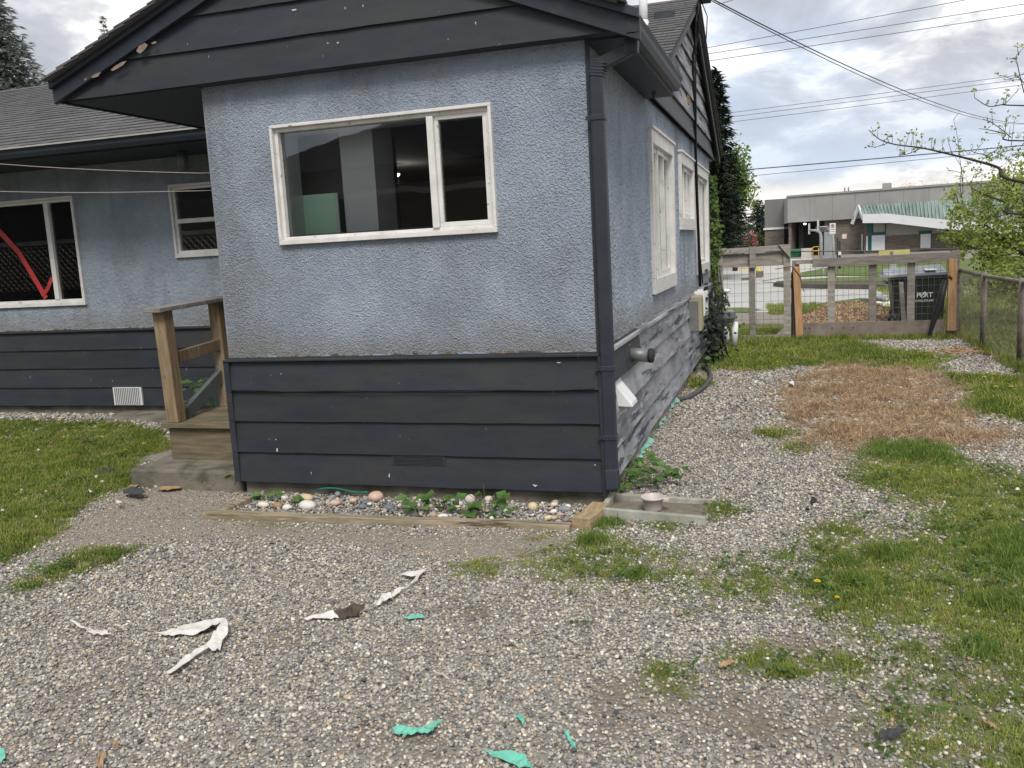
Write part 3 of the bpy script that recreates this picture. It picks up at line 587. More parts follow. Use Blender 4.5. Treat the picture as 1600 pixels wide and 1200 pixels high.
B().lathe((lp[0], lp[1], lp[2]-.03), [(0, -.02), (.03, -.015), (.05, .0), (.05, .02)], 14).build('lamp_shade', emis('lit lamp', (1, .95, .8), 2.2), lampm)
LPT = bpy.data.lights.new('ceiling_lamp_light', 'POINT'); LPT.energy = 1.2; LPT.color = (1, .93, .82); LPT.shadow_soft_size = .06; lo_ = bpy.data.objects.new('ceiling_lamp_light', LPT); COL.objects.link(lo_); lo_.location = (lp[0], lp[1], lp[2]-.12)
B().lathe((lp[0], lp[1], lp[2]-.012), [(.055, 0), (.055, .012), (0, .012)], 14).build('lamp_base', WHM, lampm)

# ------- gables, rakes, soffits, fascias
RS = .40                                             # roof slope
XL, XR, XM = -3.545, .245, -1.65                       # front wing eaves and ridge
ZE = 2.70                                            # eave underside height
YF = -.10                                            # front gable plane
def wing_z(x): return ZE+RS*(x-XL) if x < XM else ZE+RS*(XR-x)
# front gable boards (bottom boards run past the wall corner to the left eave)
zs = [2.685, 2.89, 3.09, 3.29, 3.49]
for i in range(4):
    z0, z1 = zs[i], zs[i+1]+.012
    def ends(z):
        d = max(0, (z-ZE)/RS); return XL+d+.02, XR-d-.02
    a, c = ends(z0+.0), ends(z1)
    if c[0] < c[1]: lap_x(a[0], a[1], YF+.03, z0, z1, kick=.024, th=.016, xa=c).build('gable_board', DK, H)
bx(XL+.05, -2.5, YF+.02, 2.70, 2.678, 2.692).build('soffit', SOF, H); bx(-2.5, XR, YF+.01, .0, 2.684, 2.694).build('soffit', SOF, H); bx(.004, XR-.02, 0, 2.2, 2.672, 2.684).build('soffit', SOF, H)
B().prism([(XL+.1, YF+.045, 2.7), (XR-.1, YF+.045, 2.7), (XM, YF+.045, ZE+RS*(XM-XL)-.1)], (0, .03, 0)).build('gable_backing', DK, H)
def rake(x0, z0, x1, z1, y0, y1, h, name, dz=0):
    B().hexa([(x0, y0, z0+dz), (x1, y0, z1+dz), (x1, y1, z1+dz), (x0, y1, z0+dz), (x0, y0, z0+h+dz), (x1, y0, z1+h+dz), (x1, y1, z1+h+dz), (x0, y1, z0+h+dz)]).build(name, TR, H, .004)
zr = ZE+RS*(XM-XL)
rake(XL-.01, ZE-.035, XM, zr-.035, YF-.045, YF-.012, .105, 'rake_board'); rake(XM, zr-.035, XR+.085, ZE-.06-.4*.065, YF-.045, YF-.012, .115, 'rake_board')
rake(XL-.01, ZE+.055, XM, zr+.055, YF-.075, YF-.046, .055, 'rake_trim', .0); rake(XM, zr+.055, XR+.085, ZE+.045-.4*.055, YF-.075, YF-.046, .05, 'rake_trim')
bx(XL-.012, XL+.012, YF-.012, 1.9, ZE-.025, ZE+.06).build('fascia', TR, H, .004)
bx(XR-.012, XR+.012, YF-.012, 1.93, ZE-.055, ZE+.055).build('fascia', TR, H, .004)
# right gutter: K profile
gpf = [(0, .085), (0, 0), (.055, 0), (.075, .035), (.08, .06), (.095, .085), (.088, .085), (.073, .062), (.068, .037), (.052, .006), (.006, .006), (.006, .085)]
gu = B().prism([(XR+.013+a*.8, YF-.045, ZE-.045+c) for a, c in gpf], (0, 2.02, 0)).build('gutter', TR, H); bx(XR+.014, XR+.078, YF-.049, YF-.045, ZE-.04, ZE+.03).build('gutter_end', TR, gu)
# main house: soffit, fascia, eave, gable wall boards, rakes
YE, ZM, YRG = 1.93, 2.72, 5.40
zrg = ZM+RS*(YRG-YE); YB = 2*YRG-YE
bx(-10.3, XL+.8, YE+.03, YL, 2.665, 2.68).build('soffit', SOF, H); bx(-10.3, -2.5, YE+.005, YE+.03, 2.655, 2.775).build('fascia', TR, H, .004)
gpl = [(-a, c) for a, c in gpf]
B().prism([(-10.3, YE+.004+a, 2.675+c) for a, c in gpl], (7.72, 0, 0)).build('gutter', TR, H); bx(-10.3, -2.6, YE-.10, YE-.088, 2.757, 2.772).build('drip_edge', M('pale drip edge', [(.30, .30, .28), (.40, .39, .36)], 9, rough=.5), H)
zg = [2.70+.212*i for i in range(8)]
for i in range(7):
    z0, z1 = zg[i], zg[i+1]+.012
    def e2(z): d = max(0, (z-ZM)/RS-.05); return YE+d+.03, YB-d-.03
    a, c = e2(z0), e2(z1)
    if c[0] < c[1]: lap_y(max(a[0], 1.95), a[1], .012, z0, z1, kick=.03, th=.016, ya=(max(c[0], 1.95), c[1])).build('gable_board', PEEL if i else DK, H)
B().prism([(-.02, YE+.1, 2.69), (-.02, YB-.1, 2.69), (-.02, YRG, zrg-.05)], (.03, 0, 0)).build('gable_backing', BLK, H)
OV = .12
def rk2(y0, z0, y1, z1, x0, x1, h, name, mat):
    B().hexa([(x0, y0, z0), (x1, y0, z0), (x1, y1, z1), (x0, y1, z1), (x0, y0, z0+h), (x1, y0, z0+h), (x1, y1, z1+h), (x0, y1, z1+h)]).build(name, mat, H, .004)
RKP = M('worn grey rake paint', [(.085, .095, .115), (.14, .15, .17)], 5, (1, 1, 1), .7, .3, 40, layers=[((.26, .26, .27), 8, (1, 1, 1), .62, .05, .6)])
rk2(YE, ZM-.09, YRG, zrg-.09, OV-.025, OV, .13, 'rake_board', RKP); rk2(YRG, zrg-.09, YB, ZM-.09, OV-.025, OV, .13, 'rake_board', TR)
rk2(YE, ZM-.0, YRG, zrg, 0.03, OV-.026, .02, 'rake_soffit', SOF); rk2(YRG, zrg, YB, ZM, 0.03, OV-.026, .02, 'rake_soffit', SOF)

# ------- shingled roofs: sloping decks plus every course of tabs
def slope(name, origin, ex, es, length, rise_len, nrm, course=.135, seed=0, clip=None, tab=.16, lo=0):
    """origin: eave corner; ex along the eave; es up the slope"""
    o, ex, es, nn = Vector(origin), Vector(ex), Vector(es), Vector(nrm); rr = random.Random(seed)
    k = int(rise_len/course)+1; b = B()
    for r in range(k):
        s0 = r*course-.02; s1 = min(s0+course*1.5, rise_len+.02); x = -rr.uniform(0, tab)-.0; 
        while x < length:
            w = tab*rr.uniform(.7, 1.5); a, c = max(x, 0), min(x+w-.004, length); x += w
            if c-a < .02: continue
            if clip and not clip(o+ex*(a+c)/2+es*(s0+course*.5)): continue
            t0 = .020+rr.uniform(0, .004); ds = rr.uniform(-.003, .003)+.007*math.sin(x*1.3+r*.9)+.004*math.sin(x*4.1+r)
            p = [o+ex*a+es*(s0+ds)+nn*(t0-.006), o+ex*c+es*(s0+ds)+nn*(t0-.006), o+ex*c+es*s1+nn*.002, o+ex*a+es*s1+nn*.002]
            b.hexa([q-nn*.004 for q in p]+[q+nn*.009 for q in p])
    return b
c_, s_ = 1/math.sqrt(1+RS*RS), RS/math.sqrt(1+RS*RS)
# main roof, front slope
roof = B().hexa([(-10.3, YE-.02, ZM+.02), (OV+.03, YE-.02, ZM+.02), (OV+.03, YRG, zrg+.028), (-10.3, YRG, zrg+.028), (-10.3, YE-.02, ZM+.055), (OV+.03, YE-.02, ZM+.055), (OV+.03, YRG, zrg+.063), (-10.3, YRG, zrg+.063)]).build('roof', SH, H)
def mclip(p): return not (XL+.15 < p.x < XR-.15 and p.z < wing_z(p.x)+.02)
slope('shingle', (-10.32, YE-.045, ZM+.047), (1, 0, 0), (0, c_, s_), 10.3+OV+.06, (YRG-YE)/c_, (0, -s_, c_), seed=1, clip=mclip).build('shingle', SH, roof, kind='stuff')
rf2 = B().hexa([(-10.3, YRG, zrg+.028), (OV+.03, YRG, zrg+.028), (OV+.03, YB, ZM+.02), (-10.3, YB, ZM+.02), (-10.3, YRG, zrg+.063), (OV+.03, YRG, zrg+.063), (OV+.03, YB, ZM+.055), (-10.3, YB, ZM+.055)]).build('roof', SH, H)
slope('shingle', (OV+.05, YB+.03, ZM+.047), (-1, 0, 0), (0, -c_, s_), 10.5, (YRG-YE)/c_, (0, s_, c_), seed=2, course=.2, tab=.3).build('shingle', SH, rf2, kind='stuff')
B().prism([(-10.3, YRG-.13, zrg+.035), (-10.3, YRG, zrg+.088), (-10.3, YRG+.13, zrg+.035), (-10.3, YRG, zrg+.06)], (10.5+.08, 0, 0)).build('ridge_cap', SH, roof)
# wing roof: both slopes end in the valley against the main roof
def wing(x0, sgn, seed):
    def vy(z): return YE+max(0, (z-ZM))/RS+.05
    y0 = YF-.11; zt = zr+.11; e0 = (x0+.02*sgn, ZE+.116)
    top = [(e0[0], y0, e0[1]), (XM, y0, zt), (XM, vy(zt), zt), (e0[0], vy(e0[1]), e0[1])]
    if sgn < 0: top = top[::-1]
    rf = B().prism([(p[0], p[1], p[2]-.014) for p in top], (0, 0, .012)).build('roof', SH, H)
    L_ = abs(XM-x0)/c_+.02
    def cl_(p): return p.y < vy(p.z)+.06
    slope('shingle', (x0+.005*sgn, y0-.012, ZE+.100), (0, 1, 0), (sgn*c_, 0, s_), 4.4, L_, (-sgn*s_, 0, c_), seed=seed, clip=cl_).build('shingle', SH, rf, kind='stuff')
    return rf
wing(XL, 1, 3); wr = wing(XR, -1, 4)
B().prism([(XM-.13, YF-.11, zr+.065), (XM, YF-.11, zr+.125), (XM+.13, YF-.11, zr+.065), (XM, YF-.11, zr+.095)], (0, 4.1, 0)).build('ridge_cap', SH, wr)
# white plumbing vent and roof vent on the main front slope
def on_roof(x, y): return (x, y, ZM+RS*(y-YE)+.07)
def roofhit(px, py):
    d = ray(px, py); n = np.array([0, -s_, c_]); o = np.array([0, YE, ZM+.07]); t = ((o-CAM)@n)/(d@n); return CAM+d*t
q = roofhit(1006, 40); vp = B().tube([(q[0], q[1], q[2]-.05), (q[0], q[1], q[2]+.42)], .042, 12).build('vent_pipe', WHM, H); B().lathe((q[0], q[1], q[2]-.03), [(.10, 0), (.06, .03), (.045, .08)], 12).build('flashing', WHM, vp)
q = roofhit(1012, 34); q = q+np.array([.16, .12, .04]); B().hexa([(q[0]-.10, q[1]-.14, q[2]-.08), (q[0]+.10, q[1]-.14, q[2]-.08), (q[0]+.10, q[1]+.1, q[2]), (q[0]-.10, q[1]+.1, q[2]), (q[0]-.09, q[1]-.13, q[2]+.05), (q[0]+.09, q[1]-.13, q[2]+.05), (q[0]+.09, q[1]+.1, q[2]+.09), (q[0]-.09, q[1]+.1, q[2]+.09)]).build('roof_vent', TR, H, .01)

# ------- downpipe
dp = B()
def rpipe(b, p, q, w=.068, h=.058): b.beam(p, q, w, h, (0, 1, 0))
dpo = bx(.032, .104, -.062, .004, .22, 2.49).build('downpipe', TR, H, .008)
B().beam((.068, -.029, 2.47), (.075, -.029, 2.55), .078, .07, (0, 1, 0)).build('elbow', TR, dpo, .008); B().beam((.072, -.029, 2.53), (.255, -.029, 2.60), .07, .06, (0, 1, 0)).build('offset_pipe', TR, dpo, .008)
B().beam((.262, -.029, 2.575), (.268, -.029, 2.665), .075, .066, (0, 1, 0)).build('elbow', TR, dpo, .008)
for k in range(5): B().beam((.066+.006*k, -.029, 2.475+.016*k), (.067+.006*k, -.029, 2.481+.016*k), .086, .074, (0, 1, 0)).build('crimp', TR, dpo, .002)
B().beam((.068, -.029, .24), (.078, -.05, .12), .078, .07, (0, 1, 0)).build('elbow', TR, dpo, .008)
for z in (2.24, .83, .42): bx(.027, .109, -.067, .008, z, z+.03).build('pipe_strap', TR, dpo, .003); bx(.0, .03, -.06, -.052, z+.004, z+.026).build('strap_lug', TR, dpo)

# ------- fittings on the side wall
mv = B().tube([(.0, .95, .80), (.17, .93, .79)], .047, 16, True).build('flue_hood', GAL, H, label='grey metal flue stub with a flap'); B().tube([(.168, .928, .79), (.19, .925, .79)], .05, 16).build('flap', M('dark flap', [(.03, .03, .035)], 5), mv); bx(.026, .034, .87, 1.02, .71, .87).build('wall_plate', GAL, mv)
tv = B().add([(.03, .35, .69), (.03, .56, .69), (.03, .56, .545), (.03, .35, .545), (.135, .37, .565), (.135, .54, .565), (.14, .36, .54), (.14, .55, .54)], [(0, 1, 5, 4), (0, 4, 6, 3), (1, 2, 7, 5), (4, 5, 7, 6), (3, 6, 7, 2), (0, 3, 2, 1)]).build('vent_hood', WHM, H, .004, label='white wedge vent hood')
bx(.024, .031, .335, .575, .53, .705).build('wall_flange', WHM, tv)
mb = M('beige meter box', [(.30, .27, .17), (.37, .34, .23)], 6, rough=.5, bump=.1); 
for (y0, y1, z0, z1, dx, mt, nm) in ((4.72, 4.82, .55, .90, .10, GAL, 'electric box'), (4.90, 5.12, .54, .93, .13, mb, 'electric box'), (5.40, 5.50, .66, .95, .12, WHM, 'conduit box'), (5.75, 5.90, .62, .95, .12, WHM, 'conduit box')):
    o = bx(.03, .03+dx, y0, y1, z0, z1).build(nm.replace(' ', '_'), mt, H, .01); bx(.03+dx, .036+dx, y0+.02, y1-.02, z0+.03, z1-.03).build('cover', mt, o, .003)
pts = [(OV+.03, YRG+.05, zrg-.0), (.14, YRG+.1, zrg-.25), (.07, 5.52, zrg-.5), (.06, 5.62, 3.2), (.055, 5.75, 2.65), (.045, 5.85, 2.2), (.05, 5.95, 1.5), (.05, 6.0, .98)]
B().tube(pts, .017, 8).build('service_cable', CABLE, H); B().tube([(OV, YRG+.02, zrg-.05), (.1, 5.5, 3.6), (.065, 5.72, 2.6), (.06, 5.95, 1.4), (.06, 6.25, 1.0)], .008, 6).build('service_cable', CABLE, H)
mast = B().tube([(OV+.02, YRG+.02, zrg-.1), (OV+.04, YRG+.02, zrg+.16)], .012, 8).build('wire_bracket', GAL, H)
B().tube([(OV+.04, YRG, zrg+.1), (OV+.12, YRG+.05, zrg-.12), (OV+.10, YRG+.1, zrg-.35), (.12, YRG+.12, zrg-.5)], .006, 6).build('drip_loop', CABLE, H)
orp = bx(.043, .05, 5.0, 5.2, 3.02, 3.16).build('bare_patch', M('bare orange wood', [(.36, .20, .07), (.45, .27, .10)], 9, rough=.9, bump=.4, layers=[((.05, .05, .06), 12, (1, 1, 1), .55, .03, .9)]), H)
fl = B().lathe((-4.55, 2.45, 2.48), [(.0, 0), (.05, .0), (.055, .12), (.05, .17), (.03, .19)], 14).build('eave_light', GAL, H)

# ------- loose bits fixed to nothing: red tape on the window
RED = M('red tape', [(.34, .03, .035), (.50, .06, .06)], 6, (1, 1, 1), .35, .3, 30, layers=[((.62, .28, .26), 9, (1, 1, 4), .66, .04, .7)])
def strip(b, pts, w, y, tw=.0):
    for i in range(len(pts)-1): b.beam((pts[i][0], y-tw*i, pts[i][1]), (pts[i+1][0], y-tw*i, pts[i+1][1]), .004, w, (0, 1, 0)) if False else b.hexa(_st(pts[i], pts[i+1], w, y))
def _st(a, c, w, y):
    d = Vector((c[0]-a[0], 0, c[1]-a[1])).normalized(); n = Vector((-d.z, 0, d.x))*w/2; A = Vector((a[0], y, a[1])); C_ = Vector((c[0], y, c[1])); t = Vector((0, .004, 0))
    return [A-n, C_-n, C_+n, A+n, A-n-t, C_-n-t, C_+n-t, A+n-t]
yt = YL+.012
def lw(x, y): p = on(x, y, 'Y', yt); return (float(p[0]), float(p[2]))
b = B(); strip(b, [lw(-60, 310), lw(0, 362), lw(30, 395), lw(60, 445), lw(72, 466)], .062, yt); tag(b.build('red_tape', RED, None, .001), 'long red tape strip stuck slantwise across the recessed window', 'tape', 'red tape on the recessed window')
b = B(); strip(b, [lw(66, 462), lw(75, 452), lw(82, 434)], .045, yt-.005); tag(b.build('red_tape', RED, None, .001), 'short red tape piece at the foot of the long tape strip', 'tape', 'red tape on the recessed window')
# clothes lines strung to the wall of the wing
for k, (p, q_, lb) in enumerate((((0, 250), (342, 277), 'upper thin clothes line strung below the left eave'), ((0, 293), (344, 303), 'lower thin clothes line strung in front of the recessed window'))):
    a = on(*p, 'Y', 1.6); c = on(*q_, 'Y', 1.6); a2 = a+(a-c)*.8
    pts = [tuple(a2+(c-a2)*t+np.array([0, 0, -.05*math.sin(math.pi*t)+.03*t])) for t in np.linspace(0, 1, 24)]
    pts[-1] = (-2.5, 1.6, float(on(*q_, 'Y', 1.6)[2])); tag(B().tube(pts, .0035, 6).build('clothes_line', M('pale pink cord', [(.36, .30, .29)], 5)), lb, 'clothes line', 'clothes lines by the porch')

# chipped paint on the rake boards and white scars on the gable boards
CHIP = M('bare chipped wood', [(.16, .125, .10), (.30, .24, .19)], 14, (1, 1, 3), .9, .4); CHW = M('white scar', [(.55, .56, .57)], 9)
def chip(px, y, mat):
    P_ = [on(x_, y_, 'Y', y) for x_, y_ in px]; B().prism([tuple(p) for p in P_], (0, -.0012, 0)).build('paint_chip', mat, H)
yr_ = YF-.0452
for px in ([(213, 80), (217, 72), (226, 67), (231, 70), (226, 78), (219, 84)], [(236, 67), (243, 64), (245, 67), (239, 69)], [(173, 109), (180, 103), (190, 97), (198, 95), (192, 102), (182, 108), (176, 111)], [(142, 120), (150, 115), (158, 112), (154, 119), (146, 122)], [(131, 124), (135, 121), (136, 124), (133, 126)]): chip(px, yr_, CHIP)
for px in ([(510, 67), (513, 66.5), (513, 68.5)], [(526, 67), (530, 65), (528, 68.5)], [(456, 15), (463, 14), (463, 16), (457, 17)], [(525, 24), (527, 23), (527, 28), (525, 27)], [(385, 43), (388, 42), (388, 45)], [(318, 107), (323, 106), (323, 111), (319, 112)], [(313, 75), (318, 73), (317, 77)], [(742, 35), (744, 34), (744, 39)]): chip(px, YF+.0125-.011, CHW)
for px in ([(432, 701), (434, 700), (434, 706), (432, 705)], [(430, 686), (432, 686), (431, 688)], [(608, 740), (609, 740), (609, 746), (607, 745)], [(486, 737), (487, 738), (486, 742)], [(869, 566), (877, 566), (873, 567.5)], [(928, 726), (931, 726), (930, 728)], [(832, 757), (840, 758), (836, 761)]): chip(px, -.0398, CHW)
# ---------------------------------------------------------------- porch, step and slab
po = thing('porch', 'small weathered wooden porch with a two post railing beside the front wing', 'porch', (-2.9, .9, 0))
PX0, PX1, PY0, PY1, PZ = -3.36, -2.53, .30, 1.75, .42
y = PY0
for k in range(10):
    bx(PX0-.02, PX1, y, y+.137, PZ-.036, PZ+random.uniform(-.002, .002)).build('deck_board', WDH, po, .004); y += .145
bx(PX0+.02, PX1, PY0+.04, PY0+.075, .14, PZ-.04).build('riser_board', WDH, po, .003); bx(PX0+.02, PX0+.055, PY0+.08, PY1-.05, .02, PZ-.04).build('side_joist', WDH, po, .003)
def post(y, top, lean=0): return B().hexa([(-3.335, y, PZ-.0), (-3.235, y, PZ), (-3.235, y+.10, PZ), (-3.335, y+.10, PZ), (-3.345+lean, y, top), (-3.245+lean, y, top), (-3.245+lean, y+.1, top), (-3.345+lean, y+.1, top)])
post(PY0+.02, 1.245, -.01).build('post', WD, po, .005); post(.96, 1.27).build('post', WD, po, .005)
B().beam((-3.30, PY0-.05, 1.258), (-3.28, 1.14, 1.29), .15, .032).build('top_rail', WDG, po, .004)
B().beam((-3.29, PY0+.12, .89), (-3.285, .96, .925), .04, .09).build('mid_rail', WD, po, .004)
B().beam((-3.30, .45, .43), (-3.30, 1.62, .98), .045, .10).build('stair_rail', M('grey painted board', [(.09, .10, .105), (.13, .14, .145)], 6), po, .004, label='dark grey sloping board behind the posts')
stp = bx(-3.47, -2.53, .03, .95, -.06, .14); tag(stp.build('concrete_step', CON, None, .018), 'low mossy concrete step in front of the wooden porch', 'step')
g1 = [G(172, 657), G(228, 629), G(275, 626), G(268, 664)]
tag(B().prism([(p[0], p[1], -.04) for p in g1], (0, 0, .075)).build('concrete_slab', CON, None, .012), 'flat concrete landing slab set in the lawn left of the porch', 'slab')
tag(B().add([(p[0], p[1], .03) for p in [G(300, 640), G(330, 640), G(335, 600)]], [(0, 1, 2)]).build('x', CON), 'x', 'x') if False else None

# ---------------------------------------------------------------- pebble bed by the siding
def gp(x, y, z=0.0): p = G(x, y, z); return (p[0], p[1], z)
a, c = G(318, 812), G(890, 832)
def timber(pts, w, h, label, mat=TIM, seed=0):
    b = B(); rr = random.Random(seed); n = len(pts); vs = []
    P_ = [Vector((p[0], p[1], 0)) for p in pts]
    for i, p in enumerate(P_):
        d = (P_[min(i+1, n-1)]-P_[max(i-1, 0)]).normalized(); s = Vector((-d.y, d.x, 0)); hh = h+rr.uniform(-.006, .004); ww = w+rr.uniform(-.006, .004)
        vs += [p-s*ww/2+Vector((0, 0, -.03)), p+s*ww/2+Vector((0, 0, -.03)), p+s*ww*.46+Vector((0, 0, hh)), p-s*ww*.46+Vector((0, 0, hh))]
    fs = [(3, 2, 1, 0), (4*n-4, 4*n-3, 4*n-2, 4*n-1)]
    for i in range(n-1):
        k = 4*i; fs += [(k+j, k+(j+1) % 4, k+4+(j+1) % 4, k+4+j) for j in range(4)]
    return tag(b.add(vs, fs).build('timber', mat, None, .007), label, 'timber', 'timbers edging the pebble bed')
fy = G(640, 818)[1]
timber([(a[0]+(c[0]-a[0])*t, a[1]+(c[1]-a[1])*t+.03+.004*math.sin(9*t)) for t in np.linspace(0, 1, 14)], .075, .047, 'long split timber edging the front of the pebble bed', seed=1)
e0, e1 = G(893, 830), G(925, 800)
timber([(e0[0]+.045, e0[1]+.03), (e0[0]+.05+(e1[0]-e0[0])*.5, e0[1]+(e1[1]-e0[1])*.5), (e1[0]+.06, e1[1]-.02)], .115, .068, 'short thick timber closing the bed beside the downpipe', M('bright cut timber', [(.24, .17, .10), (.34, .25, .15), (.44, .34, .21)], 5, (8, 1, 8), .9, .5, 30, layers=[((.10, .06, .03), 6, (1, 1, 1), .66, .03, .8)]), 2)
e0, e1 = G(345, 808), G(392, 786)
timber([(e0[0], e0[1]), (e0[0]*.5+e1[0]*.5, e0[1]*.5+e1[1]*.5), e1], .06, .05, 'short slanted timber at the step end of the pebble bed', seed=3)
BEDG = [G(350, 806), G(400, 782), (-2.42, -.03), (-.02, -.03), G(925, 790), G(890, 824)]
bed = np.array(BEDG)
def bedpts(n):
    P = np.c_[rng.uniform(-2.45, .05, n), rng.uniform(-.72, 0.0, n)]; return P[sdf(P, bed) > .01]
P = bedpts(9000); n = len(P); s = rng.lognormal(math.log(.0085), .35, n).clip(.005, .02)
cb = pebcol(n, 1.15); scatter('pebbles', pebc, 7, np.c_[P, rng.uniform(.004, .028, n)], rng.normal(0, .6, (n, 3)), np.repeat(s[:, None], 3, 1), cb, 'small mixed pebbles filling the bed below the dark siding', 'pebbles')
STC = {'cream': (.56, .47, .30), 'white': (.62, .60, .56), 'pink': (.52, .38, .31), 'brown': (.30, .20, .11), 'grey': (.23, .24, .25), 'blue': (.15, .18, .20), 'dark': (.08, .085, .09), 'tan': (.40, .32, .23), 'pale': (.58, .53, .46)}
SM = {k: M(k+' river stone', [tuple(.85*q for q in v), v, tuple(min(.75, 1.12*q) for q in v)], 22, rough=.6, bump=.15, bscale=120, objrnd=.1, layers=[((.12, .10, .08), 14, (1, 1, 1), .68, .05, .5)]) for k, v in STC.items()}
def stone(px, py, wpx, hpx, c, label, group=None, seed=0, cat='stone', name='river_stone', zoff=0.0):
    x, y = G(px, py+hpx*.25, .03); d = math.hypot(x-CAM[0], y-CAM[1]); r = wpx/2*d/FPX; h = hpx/2*d/FPX
    o = B().blob((x, y, .022+h*.55+zoff), (r, min(r, h*1.15), h*.9), seed, 3, .06, random.uniform(-.3, .3)).build(name, SM[c]); return tag(o, label, cat, group)
big = [(478, 776, 27, 15, 'cream', 'flat cream stone behind the large white one in the bed'), (480, 788, 34, 18, 'white', 'largest white oval stone in the pebble bed'), (587, 775, 25, 21, 'pink', 'round pinkish boulder resting against the bed concrete'), (735, 778, 17, 18, 'pale', 'white upright stone half behind the bed leaves'), (434, 788, 18, 12, 'brown', 'rust brown stone left of the white ones in the bed'), (412, 787, 22, 12, 'pale', 'pale flat stone at the left end of the bed'), (449, 791, 16, 12, 'white', 'small white stone just left of the largest white oval'), (524, 784, 18, 11, 'pink', 'pinkish mottled stone right of the large white oval'), (566, 790, 14, 10, 'blue', 'blue grey stone in the middle of the bed'), (610, 792, 13, 12, 'blue', 'dark bluish stone below the pink boulder'), (648, 803, 17, 10, 'dark', 'dark charcoal stone by the front timber'), (677, 803, 14, 12, 'tan', 'grey tan stone beside the front timber under leaves'), (692, 804, 19, 8, 'white', 'flat white stone touching the front timber'), (753, 790, 13, 13, 'tan', 'orange tan stone near the right bed leaves'), (775, 798, 22, 13, 'grey', 'smooth grey stone right of the orange tan one'), (832, 790, 17, 17, 'cream', 'cracked cream stone near the right end of the bed'), (882, 793, 22, 12, 'grey', 'wide dark grey stone near the short end timber'), (858, 807, 17, 9, 'cream', 'flat pale yellow stone near the short end timber')]
for i, t in enumerate(big): stone(*t, group='single river stones in the bed', seed=i)
kinds = ['white', 'grey', 'tan', 'pale', 'blue', 'pink']
SHORT = ['flat cream stone', 'largest white oval', 'pink boulder', 'upright white stone', 'rust brown stone', 'left end flat stone', 'small white stone', 'mottled pink stone', 'blue grey stone', 'dark bluish stone', 'charcoal stone', 'grey tan stone', 'flat white stone', 'orange tan stone', 'smooth grey stone', 'cracked cream stone', 'wide dark grey stone', 'pale yellow stone']
BIGP = np.array([G(t[0], t[1]+t[3]*.25) for t in big]); USED = set()
def beside(p, what):
    for i in np.argsort(np.hypot(*(BIGP-p).T)):
        d = p-BIGP[i]; side = ('right of' if d[0] > 0 else 'left of') if abs(d[0]) > abs(d[1])*1.2 else ('behind' if d[1] > 0 else 'in front of')
        for far in ('just ', ''):
            l = f'{what} {far}{side} the {SHORT[i]} in the bed'
            if l not in USED: USED.add(l); return l
    return what
for i, p in enumerate(bedpts(95)[:44]):
    k = kinds[i % 6]; r = random.uniform(.016, .030)
    o = B().blob((p[0], p[1], .03+r*.2), (r, r*random.uniform(.6, .9), r*.6), 50+i, 2, .08, random.uniform(0, 3)).build('bed_stone', SM[k]); tag(o, beside(p, f'little {k} stone'), 'stone', 'little stones in the bed')
# weeds with broad leaves
LEAF = M('weed leaf', [(.045, .10, .022), (.075, .155, .034), (.12, .20, .055)], 9, rough=.5, bump=.2, bscale=30, objrnd=.25, trans=.2)
DEADL = M('dead leaf', [(.10, .05, .035), (.20, .11, .07)], 12, rough=.8, objrnd=.3)
def weed(px, py, n, size, h, label, seed, group='broad leaved weeds by the house', base=None, spread=1.0):
    rr = random.Random(seed); x, y = base or G(px, py, .02); r = thing('weed', label, 'weed', (x, y, .0), group)
    b = B()
    for i in range(n):
        a = rr.uniform(0, 6.28); hh = h*rr.uniform(.35, 1.1); q = Vector((x+math.cos(a)*h*.9*spread*rr.uniform(.3, 1), y+math.sin(a)*h*.6*spread*rr.uniform(.2, 1), .01+hh)); s = size*rr.uniform(.6, 1.2)
        b.tube([(x+rr.uniform(-.01, .01), y+rr.uniform(-.01, .01), -.01), ((x+q.x)/2, (y+q.y)/2, hh*.75), q], .0015, 5)
        B().leaf(q, (math.cos(a), math.sin(a)-.4, -.25), (rr.uniform(-.3, .3), -.5, 1), s, s*.8, .25).build('leaf', LEAF, r)
    b.build('stem', LEAF, r)
for i, t in enumerate([(418, 782, 7, .05, .07, 'dark leafy weed at the left end of the pebble bed'), (455, 788, 4, .05, .05, 'flat leafed weed beside the rust brown stone'), (655, 800, 6, .055, .09, 'broad leafed weed behind the dark charcoal stone'), (690, 800, 8, .055, .11, 'leafy weed arching in the bed centre below the vent'), (728, 806, 6, .06, .09, 'pale green weed in front of the upright white stone'), (758, 800, 6, .065, .14, 'tall weed climbing against the siding right of the vent'), (785, 810, 6, .045, .07, 'low dark weed near the right part of the timber'), (380, 760, 5, .05, .10, 'weed growing where the step meets the siding'), (306, 752, 4, .04, .05, 'tiny weed sprouting under the concrete step edge')]): weed(t[0], t[1], int(t[2]*1.5), t[3]*1.35, t[4]*1.1, t[5], seed=i)
weed(968, 768, 34, .075, .20, 'bushy weed clump behind the splash block', 21, spread=1.4); weed(990, 738, 30, .07, .14, 'weed clump against the side siding foot', 25, spread=1.5); weed(1020, 752, 34, .07, .13, 'sprawling weed clump right behind the tan cup', 22, spread=1.8); weed(1085, 580, 26, .075, .2, 'leafy weed patch at the far end of the side siding', 23, spread=1.6)
weed(310, 645, 46, .085, .42, 'tall green weed seen between the porch posts', 24, base=(-4.2, 2.15))
for p in bedpts(400)[:22]:
    o = B().leaf((p[0], p[1], .045), (random.uniform(-1, 1), random.uniform(-1, 1), .1), (0, 0, 1), .034, .02, .5).build('dead_leaf', DEADL); tag(o, beside(p, 'curled dead leaf'), 'leaf', 'dead leaves in the bed')
GRN = M('dark green plastic', [(.01, .13, .10), (.02, .18, .14)], 8, rough=.4)
p0, p1 = G(495, 770, .03), G(575, 773, .03)
